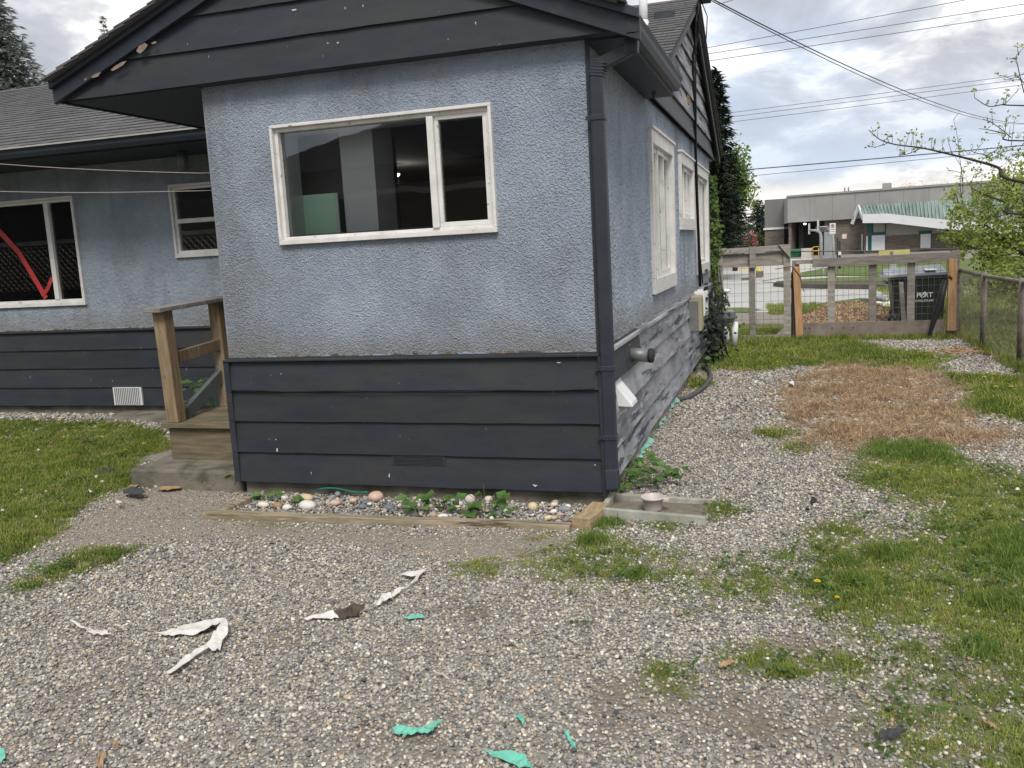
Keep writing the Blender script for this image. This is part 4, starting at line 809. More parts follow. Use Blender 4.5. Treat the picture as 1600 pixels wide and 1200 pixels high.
tag(B().tube([(p0[0]+(p1[0]-p0[0])*t, p0[1]+(p1[1]-p0[1])*t+.02*math.sin(3*t), .05+.012*math.sin(6*t)) for t in np.linspace(0, 1, 10)], .007, 6).build('green_stake', GRN), 'dark green plastic stick lying behind the pebble bed stones', 'stick')

# ---------------------------------------------------------------- splash block and cup
SB = M('pale cast concrete', [(.27, .27, .235), (.36, .36, .32), (.43, .43, .39)], 6, rough=.9, bump=.4, bscale=90, layers=[((.15, .15, .11), 4, (1, 1, 1), .56, .1, .7)])
sbk = thing('splash_block', 'pale concrete splash block under the downpipe end', 'splash block', (.35, -.09, 0))
x0, x1, yf, yb = .06, .62, -.235, .075
B().hexa([(x0, yf, -.02), (x1, yf, -.02), (x1, yb, -.02), (x0, yb, -.02), (x0, yf, .022), (x1, yf, .012), (x1, yb, .012), (x0, yb, .022)]).build('base', M('silted concrete', [(.13, .11, .085), (.20, .175, .14)], 14, rough=.95, bump=.6), sbk, .004)
B().hexa([(x0, yf-.012, -.02), (x1+.01, yf-.03, -.02), (x1+.01, yf+.02, -.02), (x0, yf+.02, -.02), (x0, yf-.008, .062), (x1+.01, yf-.025, .038), (x1+.01, yf+.01, .038), (x0, yf+.022, .062)]).build('side_wall', SB, sbk, .006)
B().hexa([(x0, yb-.02, -.02), (x1, yb, -.02), (x1, yb+.04, -.02), (x0, yb+.03, -.02), (x0, yb-.02, .062), (x1, yb, .04), (x1, yb+.03, .04), (x0, yb+.02, .062)]).build('side_wall', SB, sbk, .006)
B().box(x0-.035, x0, yf-.008, yb+.02, -.02, .064).build('back_wall', SB, sbk, .006)
CUP = M('tan plastic cup', [(.46, .41, .39), (.52, .47, .44)], 4, rough=.35, bump=.03)
cu = thing('cup', 'tan plastic cup sitting in the concrete splash block', 'cup', (.315, -.10, .02))
B().lathe((.315, -.10, .021), [(.0, 0), (.048, 0), (.053, .01), (.058, .066), (.066, .068), (.069, .077), (.066, .083), (.060, .080), (.052, .014), (.0, .012)], 32).build('bowl', CUP, cu)
B().box(.378, .412, -.125, -.085, .074, .098).build('tab_handle', CUP, cu, .006)

# ---------------------------------------------------------------- hose, membrane, litter
hp = [(0.05, 3.3), (.12, 3.25), (.25, 3.5), (.33, 3.9), (.34, 4.4), (.24, 4.75), (.12, 4.9)]
hp = [G(1050, 628), G(1072, 626), G(1092, 615), G(1104, 604), G(1110, 592), G(1106, 582), G(1098, 577)]
def smooth(p, k=6):
    out = []; p = [Vector((*q, 0)) if len(q) == 2 else Vector(q) for q in p]
    for i in range(len(p)-1):
        a, b_, c, d = p[max(i-1, 0)], p[i], p[i+1], p[min(i+2, len(p)-1)]
        for j in range(k): t = j/k; out.append(.5*((2*b_)+(c-a)*t+(2*a-5*b_+4*c-d)*t*t+(3*b_-a-3*c+d)*t**3))
    return out+[p[-1]]
tag(B().tube([(p.x, p.y, .028) for p in smooth(hp)], .024, 10).build('black_hose', M('dusty black hose', [(.05, .052, .055), (.10, .10, .105)], 6, rough=.6)), 'curved black drain hose lying on the side gravel', 'hose')
TEAL = M('faded teal sheet', [(.14, .40, .33), (.20, .50, .41), (.27, .57, .47)], 7, rough=.55, bump=.3, bscale=25, layers=[((.10, .085, .06), 8, (1, 1, 1), .66, .04, .8)])
b = B(); rr = random.Random(4); L0 = [G(982, 726), G(1000, 700), G(1012, 682), G(1030, 660), G(1044, 640), G(1055, 630)]; L1 = [G(998, 724), G(1016, 696), G(1024, 678), G(1038, 660), G(1050, 640), G(1060, 629)]
sp = smooth(L0, 7); sq = smooth(L1, 7); vs = []
for i, (p, q) in enumerate(zip(sp, sq)): 
    j = rr.uniform(-.02, .02); vs += [(p.x+.012, p.y, .045+rr.uniform(0, .02)), ((p.x+q.x)/2+j*.5, (p.y+q.y)/2, .03+rr.uniform(-.01, .025)), (q.x+j, q.y, .008+rr.uniform(0, .012))]
b.add(vs, [f for i in range(len(sp)-1) for f in ((3*i, 3*i+1, 3*i+4, 3*i+3), (3*i+1, 3*i+2, 3*i+5, 3*i+4)) if rr.random() > .06]); o = b.build('teal_membrane', TEAL); tag(o, 'ragged teal plastic membrane along the foot of the side siding', 'plastic sheet')
def solid(o, t=.0015): m = o.modifiers.new('thick', 'SOLIDIFY'); m.thickness = t; m.offset = 1; return o
solid(o)
PAP = M('white paper', [(.56, .54, .51), (.68, .66, .63)], 6, rough=.7, bump=.5, bscale=40, layers=[((.36, .28, .20), 6, (1, 1, 1), .62, .08, .6), ((.30, .27, .23), 25, (1, 1, 1), .68, .03, .6)])
PAPD = M('dark tar paper', [(.05, .04, .03), (.09, .07, .05)], 8, rough=.7, bump=.4)
def sheet(name, px, label, cat, mat, group=None, zs=None, tris=None, t=.0012, z=.008, seed=0):
    """a torn flat piece: outline on the ground, corners lifted by zs"""
    rr = random.Random(seed); bm = bmesh.new(); vs = []
    for i, p in enumerate(px):
        h = z+(zs[i] if zs else 0)+rr.uniform(0, .005); x, y = G(p[0], p[1], h); vs.append(bm.verts.new((x, y, h+gz(np.array([[x, y]]))[0])))
    f = bm.faces.new(vs); bmesh.ops.triangulate(bm, faces=[f]); bmesh.ops.subdivide_edges(bm, edges=bm.edges[:], cuts=2, use_grid_fill=True)
    for v in bm.verts: v.co.z += rr.uniform(-.003, .008); v.co.x += rr.uniform(-.003, .003); v.co.y += rr.uniform(-.003, .003)
    me = bpy.data.meshes.new(name); bm.normal_update()
    if sum(f.normal.z for f in bm.faces) < 0: bmesh.ops.reverse_faces(bm, faces=bm.faces[:])
    bm.to_mesh(me); bm.free(); me.materials.append(mat); o = bpy.data.objects.new(name, me); COL.objects.link(o); WL[o.name] = Vector((0, 0, 0)); solid(o, t)
    return tag(o, label, cat, group) if label else o
LG = 'torn paper strips on the gravel'
sheet('paper_strip', [(244, 991), (268, 984), (290, 978), (320, 969), (350, 965), (354, 969), (338, 976), (320, 985), (301, 995), (285, 991), (272, 993), (258, 995)], 'long bent white paper strip left of the drive centre', 'paper', PAP, LG, [.004, .006, .012, .02, .028, .03, .02, .012, .004, .012, .006, .004], seed=1)
sheet('paper_strip', [(350, 966), (356, 972), (356, 988), (349, 1000), (344, 1016), (331, 1018), (322, 1008), (332, 992), (340, 982)], 'folded white paper flap joining the two white strips', 'paper', PAP, LG, [.028, .028, .02, .016, .012, .006, .014, .03, .03], seed=2)
sheet('paper_strip', [(322, 1008), (325, 1013), (305, 1027), (275, 1049), (262, 1054), (260, 1050), (285, 1031), (304, 1017)], 'rolled narrow white paper strip pointing to the foreground', 'paper', PAP, LG, [.02, .012, .016, .014, .006, .01, .02, .02], seed=3)
sheet('paper_strip', [(110, 969), (122, 974), (130, 981), (148, 986), (165, 987), (178, 994), (160, 995), (146, 993), (132, 984), (118, 977)], 'small curved white paper strip at the left of the gravel', 'paper', PAP, LG, [.01, .01, .012, .02, .016, .004, .002, .004, .006, .008], seed=4)
ps = thing('paper_strip', 'twisted white paper strip with a dark underside patch', 'paper', (*G(570, 945), 0), LG)
for i, (px, zs_, mt, nm) in enumerate([([(475, 967), (500, 959), (521, 955), (530, 966), (512, 967), (495, 967)], [.004, .012, .02, .006, .004, .003], PAP, 'pale_tip'), ([(521, 955), (545, 948), (552, 942), (571, 945), (563, 956), (551, 962), (536, 966), (530, 965)], [.022, .035, .045, .035, .02, .008, .004, .006], PAPD, 'dark_patch'), ([(551, 962), (563, 956), (571, 945), (584, 943), (592, 936), (598, 928), (612, 928), (613, 934), (600, 938), (592, 944), (575, 952)], [.006, .016, .034, .03, .03, .025, .02, .016, .02, .012, .006], PAP, 'middle_piece'), ([(612, 928), (618, 922), (632, 917), (645, 908), (652, 902), (622, 900), (640, 895), (668, 890), (655, 902), (640, 916), (624, 925), (614, 933)], [.02, .02, .018, .018, .018, .012, .016, .02, .014, .01, .01, .012], PAP, 'forked_end')]):
    o = sheet(nm, px, None, None, mt, zs=zs_, seed=10+i); o.parent = ps; o.location = -Vector(ps.location)
TL = M('bright teal sheet', [(.12, .42, .32), (.16, .50, .38)], 8, rough=.45, bump=.5, bscale=30, layers=[((.22, .20, .16), 18, (1, 1, 1), .64, .04, .7)])
TG = 'teal plastic scraps on the gravel'
sheet('teal_scrap', [(613, 1138), (640, 1136), (660, 1139), (672, 1134), (680, 1130), (687, 1126), (692, 1128), (682, 1138), (673, 1146), (660, 1149), (648, 1146), (632, 1151), (618, 1148)], 'bright teal curved scrap in the middle foreground gravel', 'plastic scrap', TL, TG, seed=5, z=.014)
sheet('teal_scrap', [(757, 1174), (775, 1175), (800, 1174), (817, 1178), (828, 1192), (834, 1204), (812, 1200), (795, 1193), (775, 1183), (762, 1180)], 'largest teal scrap cut off at the bottom edge', 'plastic scrap', TL, TG, [.01, .016, .022, .022, .016, .01, .004, .004, .004, .006], seed=6, z=.012)
sheet('teal_scrap', [(806, 1120), (814, 1117), (820, 1126), (817, 1133), (812, 1129)], 'tiny teal flake above the largest teal scrap', 'plastic scrap', TL, TG, seed=7, z=.014)
sheet('teal_scrap', [(877, 1140), (885, 1143), (893, 1155), (900, 1168), (894, 1169), (890, 1158), (884, 1150)], 'thin teal sliver right of the largest teal scrap', 'plastic scrap', TL, TG, seed=8, z=.014)
sheet('teal_scrap', [(633, 963), (645, 962), (658, 960), (664, 963), (650, 966), (634, 967)], 'faint teal sliver near the twisted paper strip', 'plastic scrap', TL, TG, seed=9, z=.012)
sheet('teal_scrap', [(-6, 1168), (6, 1172), (10, 1180), (2, 1190), (-8, 1190)], 'teal corner scrap at the left edge of the gravel', 'plastic scrap', TL, TG, seed=12, z=.012)
WT = 'little white litter bits'
for i, (x, y, s, lb) in enumerate([(272, 927, 11, 'white paper flake alone on the upper left gravel'), (210, 978, 7, 'tiny white flake between the two left paper strips'), (30, 1029, 12, 'white sliver at the far left of the gravel'), (150, 745, 10, 'white scrap beside the dark shingle in the lawn'), (160, 752, 9, 'white scrap in front of the dark shingle in the lawn'), (141, 767, 9, 'white scrap on the lawn behind the broken shingle'), (185, 785, 14, 'white scrap at the gravel edge left of the broken shingle'), (243, 760, 9, 'white chip near the pale wood strip by the step'), (5, 798, 8, 'white chip on the far left lawn'), (57, 808, 6, 'white chip in the lower lawn'), (60, 703, 6, 'white petal like chip in the middle lawn'), (34, 766, 6, 'white chip in the lawn left of centre'), (934, 875, 10, 'crumpled white bit in the grass below the splash block'), (1000, 880, 9, 'pale chip in the grass right of the crumpled bit'), (1238, 598, 14, 'white lump beside the straw coloured grass'), (1330, 1072, 12, 'white chip in the thin grass of the lower right'), (1362, 838, 10, 'white chip at the gravel intrusion in the grass'), (1590, 765, 10, 'white chip at the right edge of the grass')]):
    rr = random.Random(i); sheet('white_chip', [(x+s*.38*math.cos(a)*rr.uniform(.4, 1.2), y+s*.22*math.sin(a)*rr.uniform(.4, 1.2)) for a in [k*math.pi/3 for k in range(6)]], lb, 'litter', PAP, WT, [rr.uniform(0, .015) for _ in range(6)], z=.014+(.02 if y < 900 and x < 280 or x > 900 else 0), seed=30+i, t=.003)
BS = M('dark shingle scrap', [(.04, .042, .045), (.07, .07, .072)], 30, rough=.95, bump=.6, bscale=200); BRW = M('bare wood scrap', [(.28, .17, .09), (.42, .29, .17)], 6, (8, 2, 2), .9, .4)
sheet('shingle_scrap', [(1374, 1146), (1388, 1140), (1412, 1143), (1420, 1141), (1408, 1150), (1396, 1157), (1376, 1155)], 'dark torn shingle scrap lying in the lower right gravel', 'shingle scrap', BS, 'shingle scraps', [.01, .012, .02, .025, .014, .006, .004], t=.005, seed=60, z=.012)
sheet('shingle_scrap', [(192, 769), (205, 760), (222, 764), (228, 768), (215, 773), (200, 772)], 'dark broken shingle at the lawn edge by the step', 'shingle scrap', BS, 'shingle scraps', [.01, .02, .03, .03, .02, .01], t=.006, seed=61, z=.02)
sheet('shingle_scrap', [(145, 740), (160, 733), (178, 733), (184, 740), (165, 742)], 'dark shingle scrap among white chips in the lawn', 'shingle scrap', BS, 'shingle scraps', [.0, .006, .008, .0, .0], t=.006, seed=62, z=.018)
for i, (pl_, lb) in enumerate([([(195, 766), (205, 758), (222, 752), (221, 757), (206, 764)], 'reddish wood splinter lying over the broken shingle'), ([(248, 762), (268, 758), (284, 757), (283, 762), (262, 765), (249, 765)], 'pale frayed wood strip on the gravel by the step'), ([(1123, 1042), (1140, 1035), (1148, 1037), (1138, 1043), (1125, 1046)], 'orange leaf shaped wood chip beside a grass tuft'), ([(1535, 1127), (1550, 1131), (1560, 1138), (1548, 1137)], 'pale wood chip in the lower right grass'), ([(150, 1188), (158, 1172), (166, 1175), (160, 1196), (152, 1198)], 'brown bark flake at the lower left gravel'), ([(177, 1155), (184, 1160), (186, 1165), (179, 1163)], 'tiny yellow wood flake in the lower left gravel'), ([(1328, 1082), (1340, 1088), (1352, 1090), (1338, 1086)], 'pale twig near the lower right thin grass'), ([(1470, 548), (1500, 545), (1540, 548), (1530, 551), (1490, 552)], 'flat pale plank scrap on the gravel before the fence post')]):
    sheet('wood_chip', pl_, lb, 'wood chip', BRW, 'wood scraps on the ground', z=.016+(.02 if x < 300 and y < 800 else 0), seed=70+i, t=.004)
rr = random.Random(99)
for i, (x, y, s) in enumerate([(1272, 783, 12), (1262, 796, 8)]):
    sheet('dark_lump', [(x+s*.5*math.cos(a)*rr.uniform(.6, 1.1), y+s*.35*math.sin(a)*rr.uniform(.6, 1.1)) for a in [k*math.pi/3 for k in range(6)]], ['black scrap on the side gravel', 'smaller navy scrap below the black scrap on the side gravel'][i], 'litter', BLK, 'dark scraps on the side gravel', [rr.uniform(0, .02) for _ in range(6)], seed=80+i, t=.004)

# ---------------------------------------------------------------- dandelions
YEL = M('dandelion yellow', [(.72, .50, .01), (.80, .60, .02)], 40, rough=.7, bump=.5, bscale=200)
def dandelion(px, py, label, h=.05, r=.019, base=None, grp='dandelions in the grass'):
    x, y = G(px, py, h); o = thing('dandelion', label, 'dandelion', (x, y, 0), grp); b = B()
    B().tube([(x, y, 0), (x+.004, y, h*.5), (x, y, h)], .0018, 5).build('stem', LEAF, o)
    for ring, (n, rr_, tl) in enumerate([(14, r, .15), (11, r*.72, .5), (7, r*.4, 1.0)]):
        for k in range(n):
            a = 6.283*k/n+ring*.2; b.leaf((x, y, h+ring*.002), (math.cos(a), math.sin(a), tl*.6), (0, 0, 1), rr_, rr_*.42, .1)
    b.build('flower_head', YEL, o)
for x, y, lb, r in [(55, 657, 'yellow dandelion in the lawn nearest the recessed wall vent', .017), (27, 684, 'yellow dandelion at the left of the lawn', .017), (2, 685, 'pale dandelion cut off by the left photo edge', .015), (225, 693, 'large yellow dandelion by the concrete step', .019), (196, 703, 'small yellow dandelion left of the large one by the step', .013), (1277, 908, 'yellow dandelion flat in the thin grass above the drive', .014), (1308, 933, 'orange dandelion just below the yellow one in the thin grass', .010), (1553, 585, 'yellow dandelion right of a pair near the chain link fence', .020), (1538, 589, 'yellow dandelion left of a pair near the chain link fence', .020), (1556, 604, 'dandelion in the tall tuft nearer the gravel', .019), (1580, 604, 'rightmost dandelion in the tall tuft', .019), (1508, 505, 'yellow dandelion outside the chain link fence by its near post', .02), (1545, 502, 'yellow dandelion behind the chain link mesh', .02), (1480, 483, 'yellow dandelion beyond the fence corner', .02), (1568, 498, 'yellow dandelion far right behind the chain link mesh', .02), (1258, 560, 'dandelion in the grass before the gate', .016), (1215, 565, 'small dandelion left in the grass before the gate', .014)]:
    dandelion(x, y, lb, r=r*1.2, h=.085 if (y > 620 and x < 400) else .062 if y > 620 else .09)
# ---------------------------------------------------------------- wire gate and fence panel behind the house
YG = 8.5
def gq(x, y, Y=YG): p = on(x, y, 'Y', Y); return float(p[0]), float(p[2])
WIRE = M('rusty wire', [(.10, .09, .08), (.16, .15, .14)], 9, rough=.6, bump=0)
def wiregrid(parent, x0, x1, z0, z1, Y, sx, sz, name='wire_mesh', r=.0022):
    b = B(); x = x0
    while x <= x1: b.tube([(x, Y, z0), (x+.004, Y, z1)], r, 4, False); x += sx
    z = z0
    while z <= z1: b.tube([(x0, Y+.003, z), (x1, Y+.003, z)], r, 4, False); z += sz
    return b.build(name, WIRE, parent, kind='stuff')
ga = thing('wire_gate', 'weathered grey wooden gate with wire mesh at the house corner', 'gate', (.6, YG, 0))
xa, xb = .06, 1.12
bx(xa, xa+.10, YG-.03, YG+.03, .03, 1.29).build('stile', WDG, ga, .004); bx(xb-.10, xb, YG-.03, YG+.03, .0, 1.36).build('stile', WDG, ga, .004)
B().hexa([(xa, YG-.055, 1.30), (xb, YG-.055, 1.325), (xb, YG-.01, 1.325), (xa, YG-.01, 1.30), (xa, YG-.055, 1.385), (xb, YG-.055, 1.405), (xb, YG-.01, 1.405), (xa, YG-.01, 1.385)]).build('top_rail', WDG, ga, .004)
bx(xa+.06, xb-.06, YG+.0, YG+.02, 1.11, 1.30).build('upper_board', WDG, ga, .003); bx(xa+.1, xb, YG-.02, YG+.02, .03, .09).build('bottom_rail', WDG, ga, .003)
bx(.545, .635, YG-.075, YG-.035, 1.09, 1.40).build('middle_block', WDG, ga, .004); bx(.535, .62, YG-.03, YG+.02, .02, 1.10).build('middle_stile', WDG, ga, .004)
B().prism([(xa, YG-.08, 1.40), (xa+.17, YG-.08, 1.40), (xa, YG-.08, 1.22)], (0, .022, 0)).build('gusset', WDG, ga, .003); B().prism([(xb, YG-.08, 1.41), (xb-.17, YG-.08, 1.41), (xb, YG-.08, 1.21)], (0, .022, 0)).build('gusset', WDG, ga, .003)
B().prism([(xb-.10, YG-.05, .03), (xb-.28, YG-.05, .03), (xb-.10, YG-.05, .20)], (0, .022, 0)).build('gusset', WDG, ga, .003); B().prism([(xa+.1, YG-.05, .03), (xa+.30, YG-.05, .03), (xa+.1, YG-.05, .24)], (0, .022, 0)).build('gusset', WDG, ga, .003)
wiregrid(ga, xa+.05, xb-.05, .05, 1.33, YG+.024, .104, .135)
fp = thing('fence_panel', 'open wooden fence panel with wire mesh and wide plywood kick board', 'fence', (2.2, YG, 0))
B().hexa([(1.19, YG-.05, .05), (1.29, YG-.05, .05), (1.29, YG+.05, .05), (1.19, YG+.05, .05), (1.15, YG-.05, 1.08), (1.25, YG-.05, 1.08), (1.25, YG+.05, 1.08), (1.15, YG+.05, 1.08)]).build('cedar_post', WDO, fp, .005, label='leaning orange cedar post by the gate')
bx(1.14, 1.24, YG+.06, YG+.14, 0, 1.17).build('grey_post', WDG, fp, .004)
bx(3.20, 3.31, YG-.06, YG+.04, .10, 1.10).build('cedar_post', WDO, fp, .005, label='straight orange cedar post at the right end'); bx(3.195, 3.315, YG-.065, YG+.045, -.02, .10).build('post_foot', BLK, fp, .003)
bx(3.25, 3.36, YG+.05, YG+.15, 0, 1.21).build('grey_post', WDG, fp, .004)
z0 = gq(1268, 411)[1]; z1 = gq(1490, 402)[1]
B().hexa([(1.42, YG-.03, z0-.065), (3.34, YG-.03, z1-.05), (3.34, YG+.02, z1-.05), (1.42, YG+.02, z0-.065), (1.42, YG-.03, z0+.06), (3.34, YG-.03, z1+.075), (3.34, YG+.02, z1+.075), (1.42, YG+.02, z0+.06)]).build('top_rail', WDG, fp, .004)
bx(1.19, 1.46, YG+.03, YG+.07, z0-.01, z0+.05).build('short_rail', WDG, fp, .003)
for px in (1299, 1363.5, 1424):
    x = gq(px, 450)[0]; bx(x-.05, x+.05, YG+.022, YG+.055, .22, z0-.0).build('picket', WDG, fp, .003)
KB = M('plywood kick board', [(.135, .105, .085), (.20, .165, .14), (.25, .215, .185)], 4, (1, 1, 1.2), .85, .3, 40, layers=[((.10, .11, .07), 3, (1, 1, 2), .62, .08, .6)])
bx(1.25, 3.17, YG-.025, YG-.004, .015, .255).build('kick_board', KB, fp, .003)
for px in (1217, 1265, 1300, 1318, 1333): 
    x = gq(px if px > 1240 else 1258, 512)[0]; B().lathe((x, YG-.026, .19), [(0, 0)], 3) if False else bx(x-.009, x+.009, YG-.027, YG-.0245, .165, .183).build('bolt_hole', BLK, fp)
wiregrid(fp, 1.24, 3.22, .24, 1.10, YG+.062, .075, .10)
tw0, tw1 = (1.13, 1.30), (3.36, 1.235)
B().tube([(tw0[0], YG+.1, tw0[1]), (2.2, YG+.1, 1.255), (tw1[0], YG+.1, tw1[1])], .008, 6).build('top_wire', WIRE, fp)
YS = M('faded yellow board', [(.48, .44, .16), (.58, .53, .22)], 7, rough=.7, layers=[((.30, .28, .18), 8, (1, 1, 1), .62, .06, .7)])
a = gq(1374, 391); c = gq(1423, 390); yb_ = bx(a[0], c[0], YG+.085, YG+.10, 1.17, 1.25); yo = tag(yb_.build('yellow_board', YS, None, .003), 'faded yellow board hung on the wire over the fence panel', 'board')
bx(a[0]+.15, a[0]+.19, YG+.079, YG+.085, 1.185, 1.235).build('grey_clip', GAL, yo)
B().tube([(.9, YG-.04, 1.06), (1.15, YG-.06, 1.09), (1.25, YG-.06, .95), (1.30, YG-.07, .72)], .006, 5).build('tie_wire', M('rust', [(.16, .07, .04)], 5), fp)
B().hexa([(1.125, YG-.01, .06), (1.15, YG-.01, .06), (1.15, YG+.03, .06), (1.125, YG+.03, .06), (1.125, YG-.01, 1.0), (1.15, YG-.01, 1.0), (1.15, YG+.03, 1.0), (1.125, YG+.03, 1.0)]).build('gap_strip', BLK, fp)
# black folded umbrella leaning on the fence
um = thing('black_umbrella', 'black folded umbrella leaning against the right cedar post', 'umbrella', (2.9, YG-.1, 0))
p0 = gq(1450, 527, YG-.12); p1 = gq(1470, 468, YG-.08); p2 = gq(1481, 437, YG-.06)
B().tube([(p0[0], YG-.16, .01), (p0[0]+.01, YG-.155, .05), (p1[0], YG-.08, p1[1]), (p2[0]-.03, YG-.07, p2[1])], [.012, .022, .05, .036], 9).build('canopy', BLK, um); B().tube([(p2[0]-.03, YG-.07, p2[1]), (p2[0]+.02, YG-.07, p2[1]+.05), (p2[0]+.05, YG-.07, p2[1]+.01)], .014, 7).build('handle', BLK, um)
# wooden stake behind and grey metal post
a0 = gq(1414, 500, 9.2); a1 = gq(1408, 441, 9.2); tag(B().hexa([(a0[0]-.03, 9.2, 0), (a0[0]+.03, 9.2, 0), (a0[0]+.03, 9.25, 0), (a0[0]-.03, 9.25, 0), (a1[0]-.03, 9.2, a1[1]), (a1[0]+.03, 9.2, a1[1]), (a1[0]+.03, 9.25, a1[1]), (a1[0]-.03, 9.25, a1[1])]).build('wood_stake', WDG, None, .004), 'leaning grey wood stake in front of the black bin', 'stake')
# ---------------------------------------------------------------- wheeled bin
DB = 10.2; bn = thing('wheeled_bin', 'black wheeled garbage bin with white town lettering behind the fence', 'garbage bin', (2.97, DB+.3, 0))
def bq(x, y): p = on(x, y, 'Y', DB); return float(p[0]), float(p[2])
BINM = M('black bin plastic', [(.010, .014, .013), (.017, .022, .021)], 6, rough=.45, bump=.1, bscale=60)
l0 = bq(1399, 508)[0]; l1 = bq(1474, 508)[0]; u0 = bq(1393, 438)[0]; u1 = bq(1480, 432)[0]; zt_ = .80
B().hexa([(l0, DB+.04, .03), (l1, DB+.04, .03), (l1, DB+.55, .03), (l0, DB+.55, .03), (u0, DB, zt_), (u1, DB, zt_), (u1, DB+.64, zt_), (u0, DB+.64, zt_)]).build('body', BINM, bn, .02)
bx(u0-.02, u1+.015, DB-.02, DB+.66, zt_-.05, zt_+.004).build('rim', BINM, bn, .008)
LIDM = M('bin lid with painted sky sheen', [(.03, .035, .05), (.055, .065, .085), (.25, .28, .28)], 2.2, rough=.22, spec=.8, bump=.05)  # blue and pale tones paint the sky's reflection into the lid colour
lid = B().hexa([(u0-.14, DB-.03, zt_-.02), (u1+.03, DB-.03, zt_+.0), (u1+.03, DB+.72, zt_+.008), (u0-.14, DB+.72, zt_-.01), (u0-.10, DB+.0, zt_+.02), (u1-.0, DB+.0, zt_+.035), (u1-.0, DB+.66, zt_+.14), (u0-.06, DB+.66, zt_+.10)]).build('lid', LIDM, bn, .012)
bx(u1-.30, u1-.14, DB+.1, DB+.3, zt_+.07, zt_+.085).build('lid_label', WHM, lid)
for yy in (DB+.06, DB+.5):
    w = B().tube([(l0-.045, yy, .115), (l0+.02, yy, .115)], .115, 20).build('wheel', BLK, bn); 
    w2 = B().tube([(l0-.05, yy-.0, .115), (l0-.046, yy, .115)], .06, 14).build('hub', GAL, w)
wh = B().tube([(l0-.02, DB-.03, .10), (l0-.02, DB+.02, .10)], .10, 20).build('wheel', BLK, bn); B().tube([(l0-.02, DB-.035, .10), (l0-.02, DB-.03, .10)], .05, 14).build('hub', GAL, wh)
bx(u0-.075, u0-.04, DB+.02, DB+.6, zt_-.12, zt_-.085).build('grip_bar', BINM, bn, .006)
TXT = M('white print', [(.62, .64, .63)], 3, rough=.6, bump=0)
def text(s, size, parent, loc, rot, mat, name='lettering', ext=.0015, sx=1, align='CENTER'):
    c = bpy.data.curves.new(name, 'FONT'); c.body = s; c.size = size; c.extrude = ext; c.align_x = align; c.resolution_u = 3; o = bpy.data.objects.new(name, c); COL.objects.link(o)
    c.materials.append(mat); bpy.context.view_layer.update(); o2 = bpy.data.objects.new(name, bpy.data.meshes.new_from_object(o.evaluated_get(bpy.context.evaluated_depsgraph_get()))); bpy.data.objects.remove(o); o = o2; COL.objects.link(o); o.parent = parent; o.location = Vector(loc)-WL[parent.name]; o.rotation_euler = rot; o.scale = (sx, 1, 1); return o
tcx = bq(1444, 460)[0]; ty = lambda z: DB+.04-.04*(z-.03)/(zt_-.03)-.004
tz = bq(1443, 464.5)[1]; tz2 = bq(1443, 471)[1]-.005
tr_ = (math.radians(92), 0, 0)
text('P', .108, bn, (tcx-.082, ty(tz), tz), tr_, TXT); text('RT', .108, bn, (tcx+.064, ty(tz), tz), tr_, TXT, sx=.95)
ob = B(); cxo, czo = tcx-.024, tz+.037
ob.tube([(cxo+.031*math.cos(t), ty(tz)-.001, czo+.039*math.sin(t)) for t in np.linspace(.9, 6.0, 20)], .006, 6); ob.tube([(cxo-.035, ty(tz)-.002, czo-.035), (cxo, ty(tz)-.002, czo), (cxo+.04, ty(tz)-.002, czo+.05)], [.003, .010, .004], 6); ob.build('leaf_emblem', TXT, bn)
text('COQUITLAM', .047, bn, (tcx+.005, ty(tz2)-.001, tz2), tr_, TXT, sx=.96)
tag(B().tube([dep(1396, 470, 15.2), dep(1395, 413, 15.2)], .055, 10).build('metal_post', M('grey metal post', [(.25, .26, .26), (.33, .34, .34)], 6, rough=.6)), 'thick grey metal post rising behind the black bin', 'post')

# ---------------------------------------------------------------- chain link fence on the right
XF = 3.46
cl = thing('chain_link_fence', 'rusty chain link fence with top rail along the right side', 'fence', (XF, 6.5, 0))
RUST = M('rusty fence steel', [(.11, .095, .08), (.19, .165, .14), (.27, .24, .21)], 9, rough=.8, bump=.2)
F0, F1 = 3.4, 8.75
def fx(y): return XF-.03*(y-5.5)
def fz(y): return .93
for y in (3.6, 5.55, 7.2, 8.62): B().tube([(fx(y), y, 0), (fx(y), y, fz(y)+.03)], .034, 10).build('post', RUST, cl)
B().tube([(fx(F0), F0, fz(F0)), (fx(5.5)+.004, 5.5, fz(5.5)-.01), (fx(7), 7, .915), (fx(F1), F1, fz(F1))], .024, 10).build('top_rail', RUST, cl)
b = B(); st = .062; y = F0-.9
while y < F1:
    for sg in (1, -1):
        y0 = y if sg > 0 else y+.9; ya, yb2 = (y, y+.9); za, zb2 = (.03, .93)
        lo_, hi_ = max(ya, F0), min(yb2, F1)
        if hi_-lo_ > .03:
            t0, t1 = (lo_-ya)/.9, (hi_-ya)/.9; zz0, zz1 = (.03+.9*t0, .03+.9*t1) if sg > 0 else (.93-.9*t0, .93-.9*t1)
            b.tube([(fx(lo_)+.004*sg, lo_, zz0), (fx(hi_)+.004*sg, hi_, zz1)], .0017, 4, False)
    y += st
b.build('chain_mesh', RUST, cl, kind='stuff')

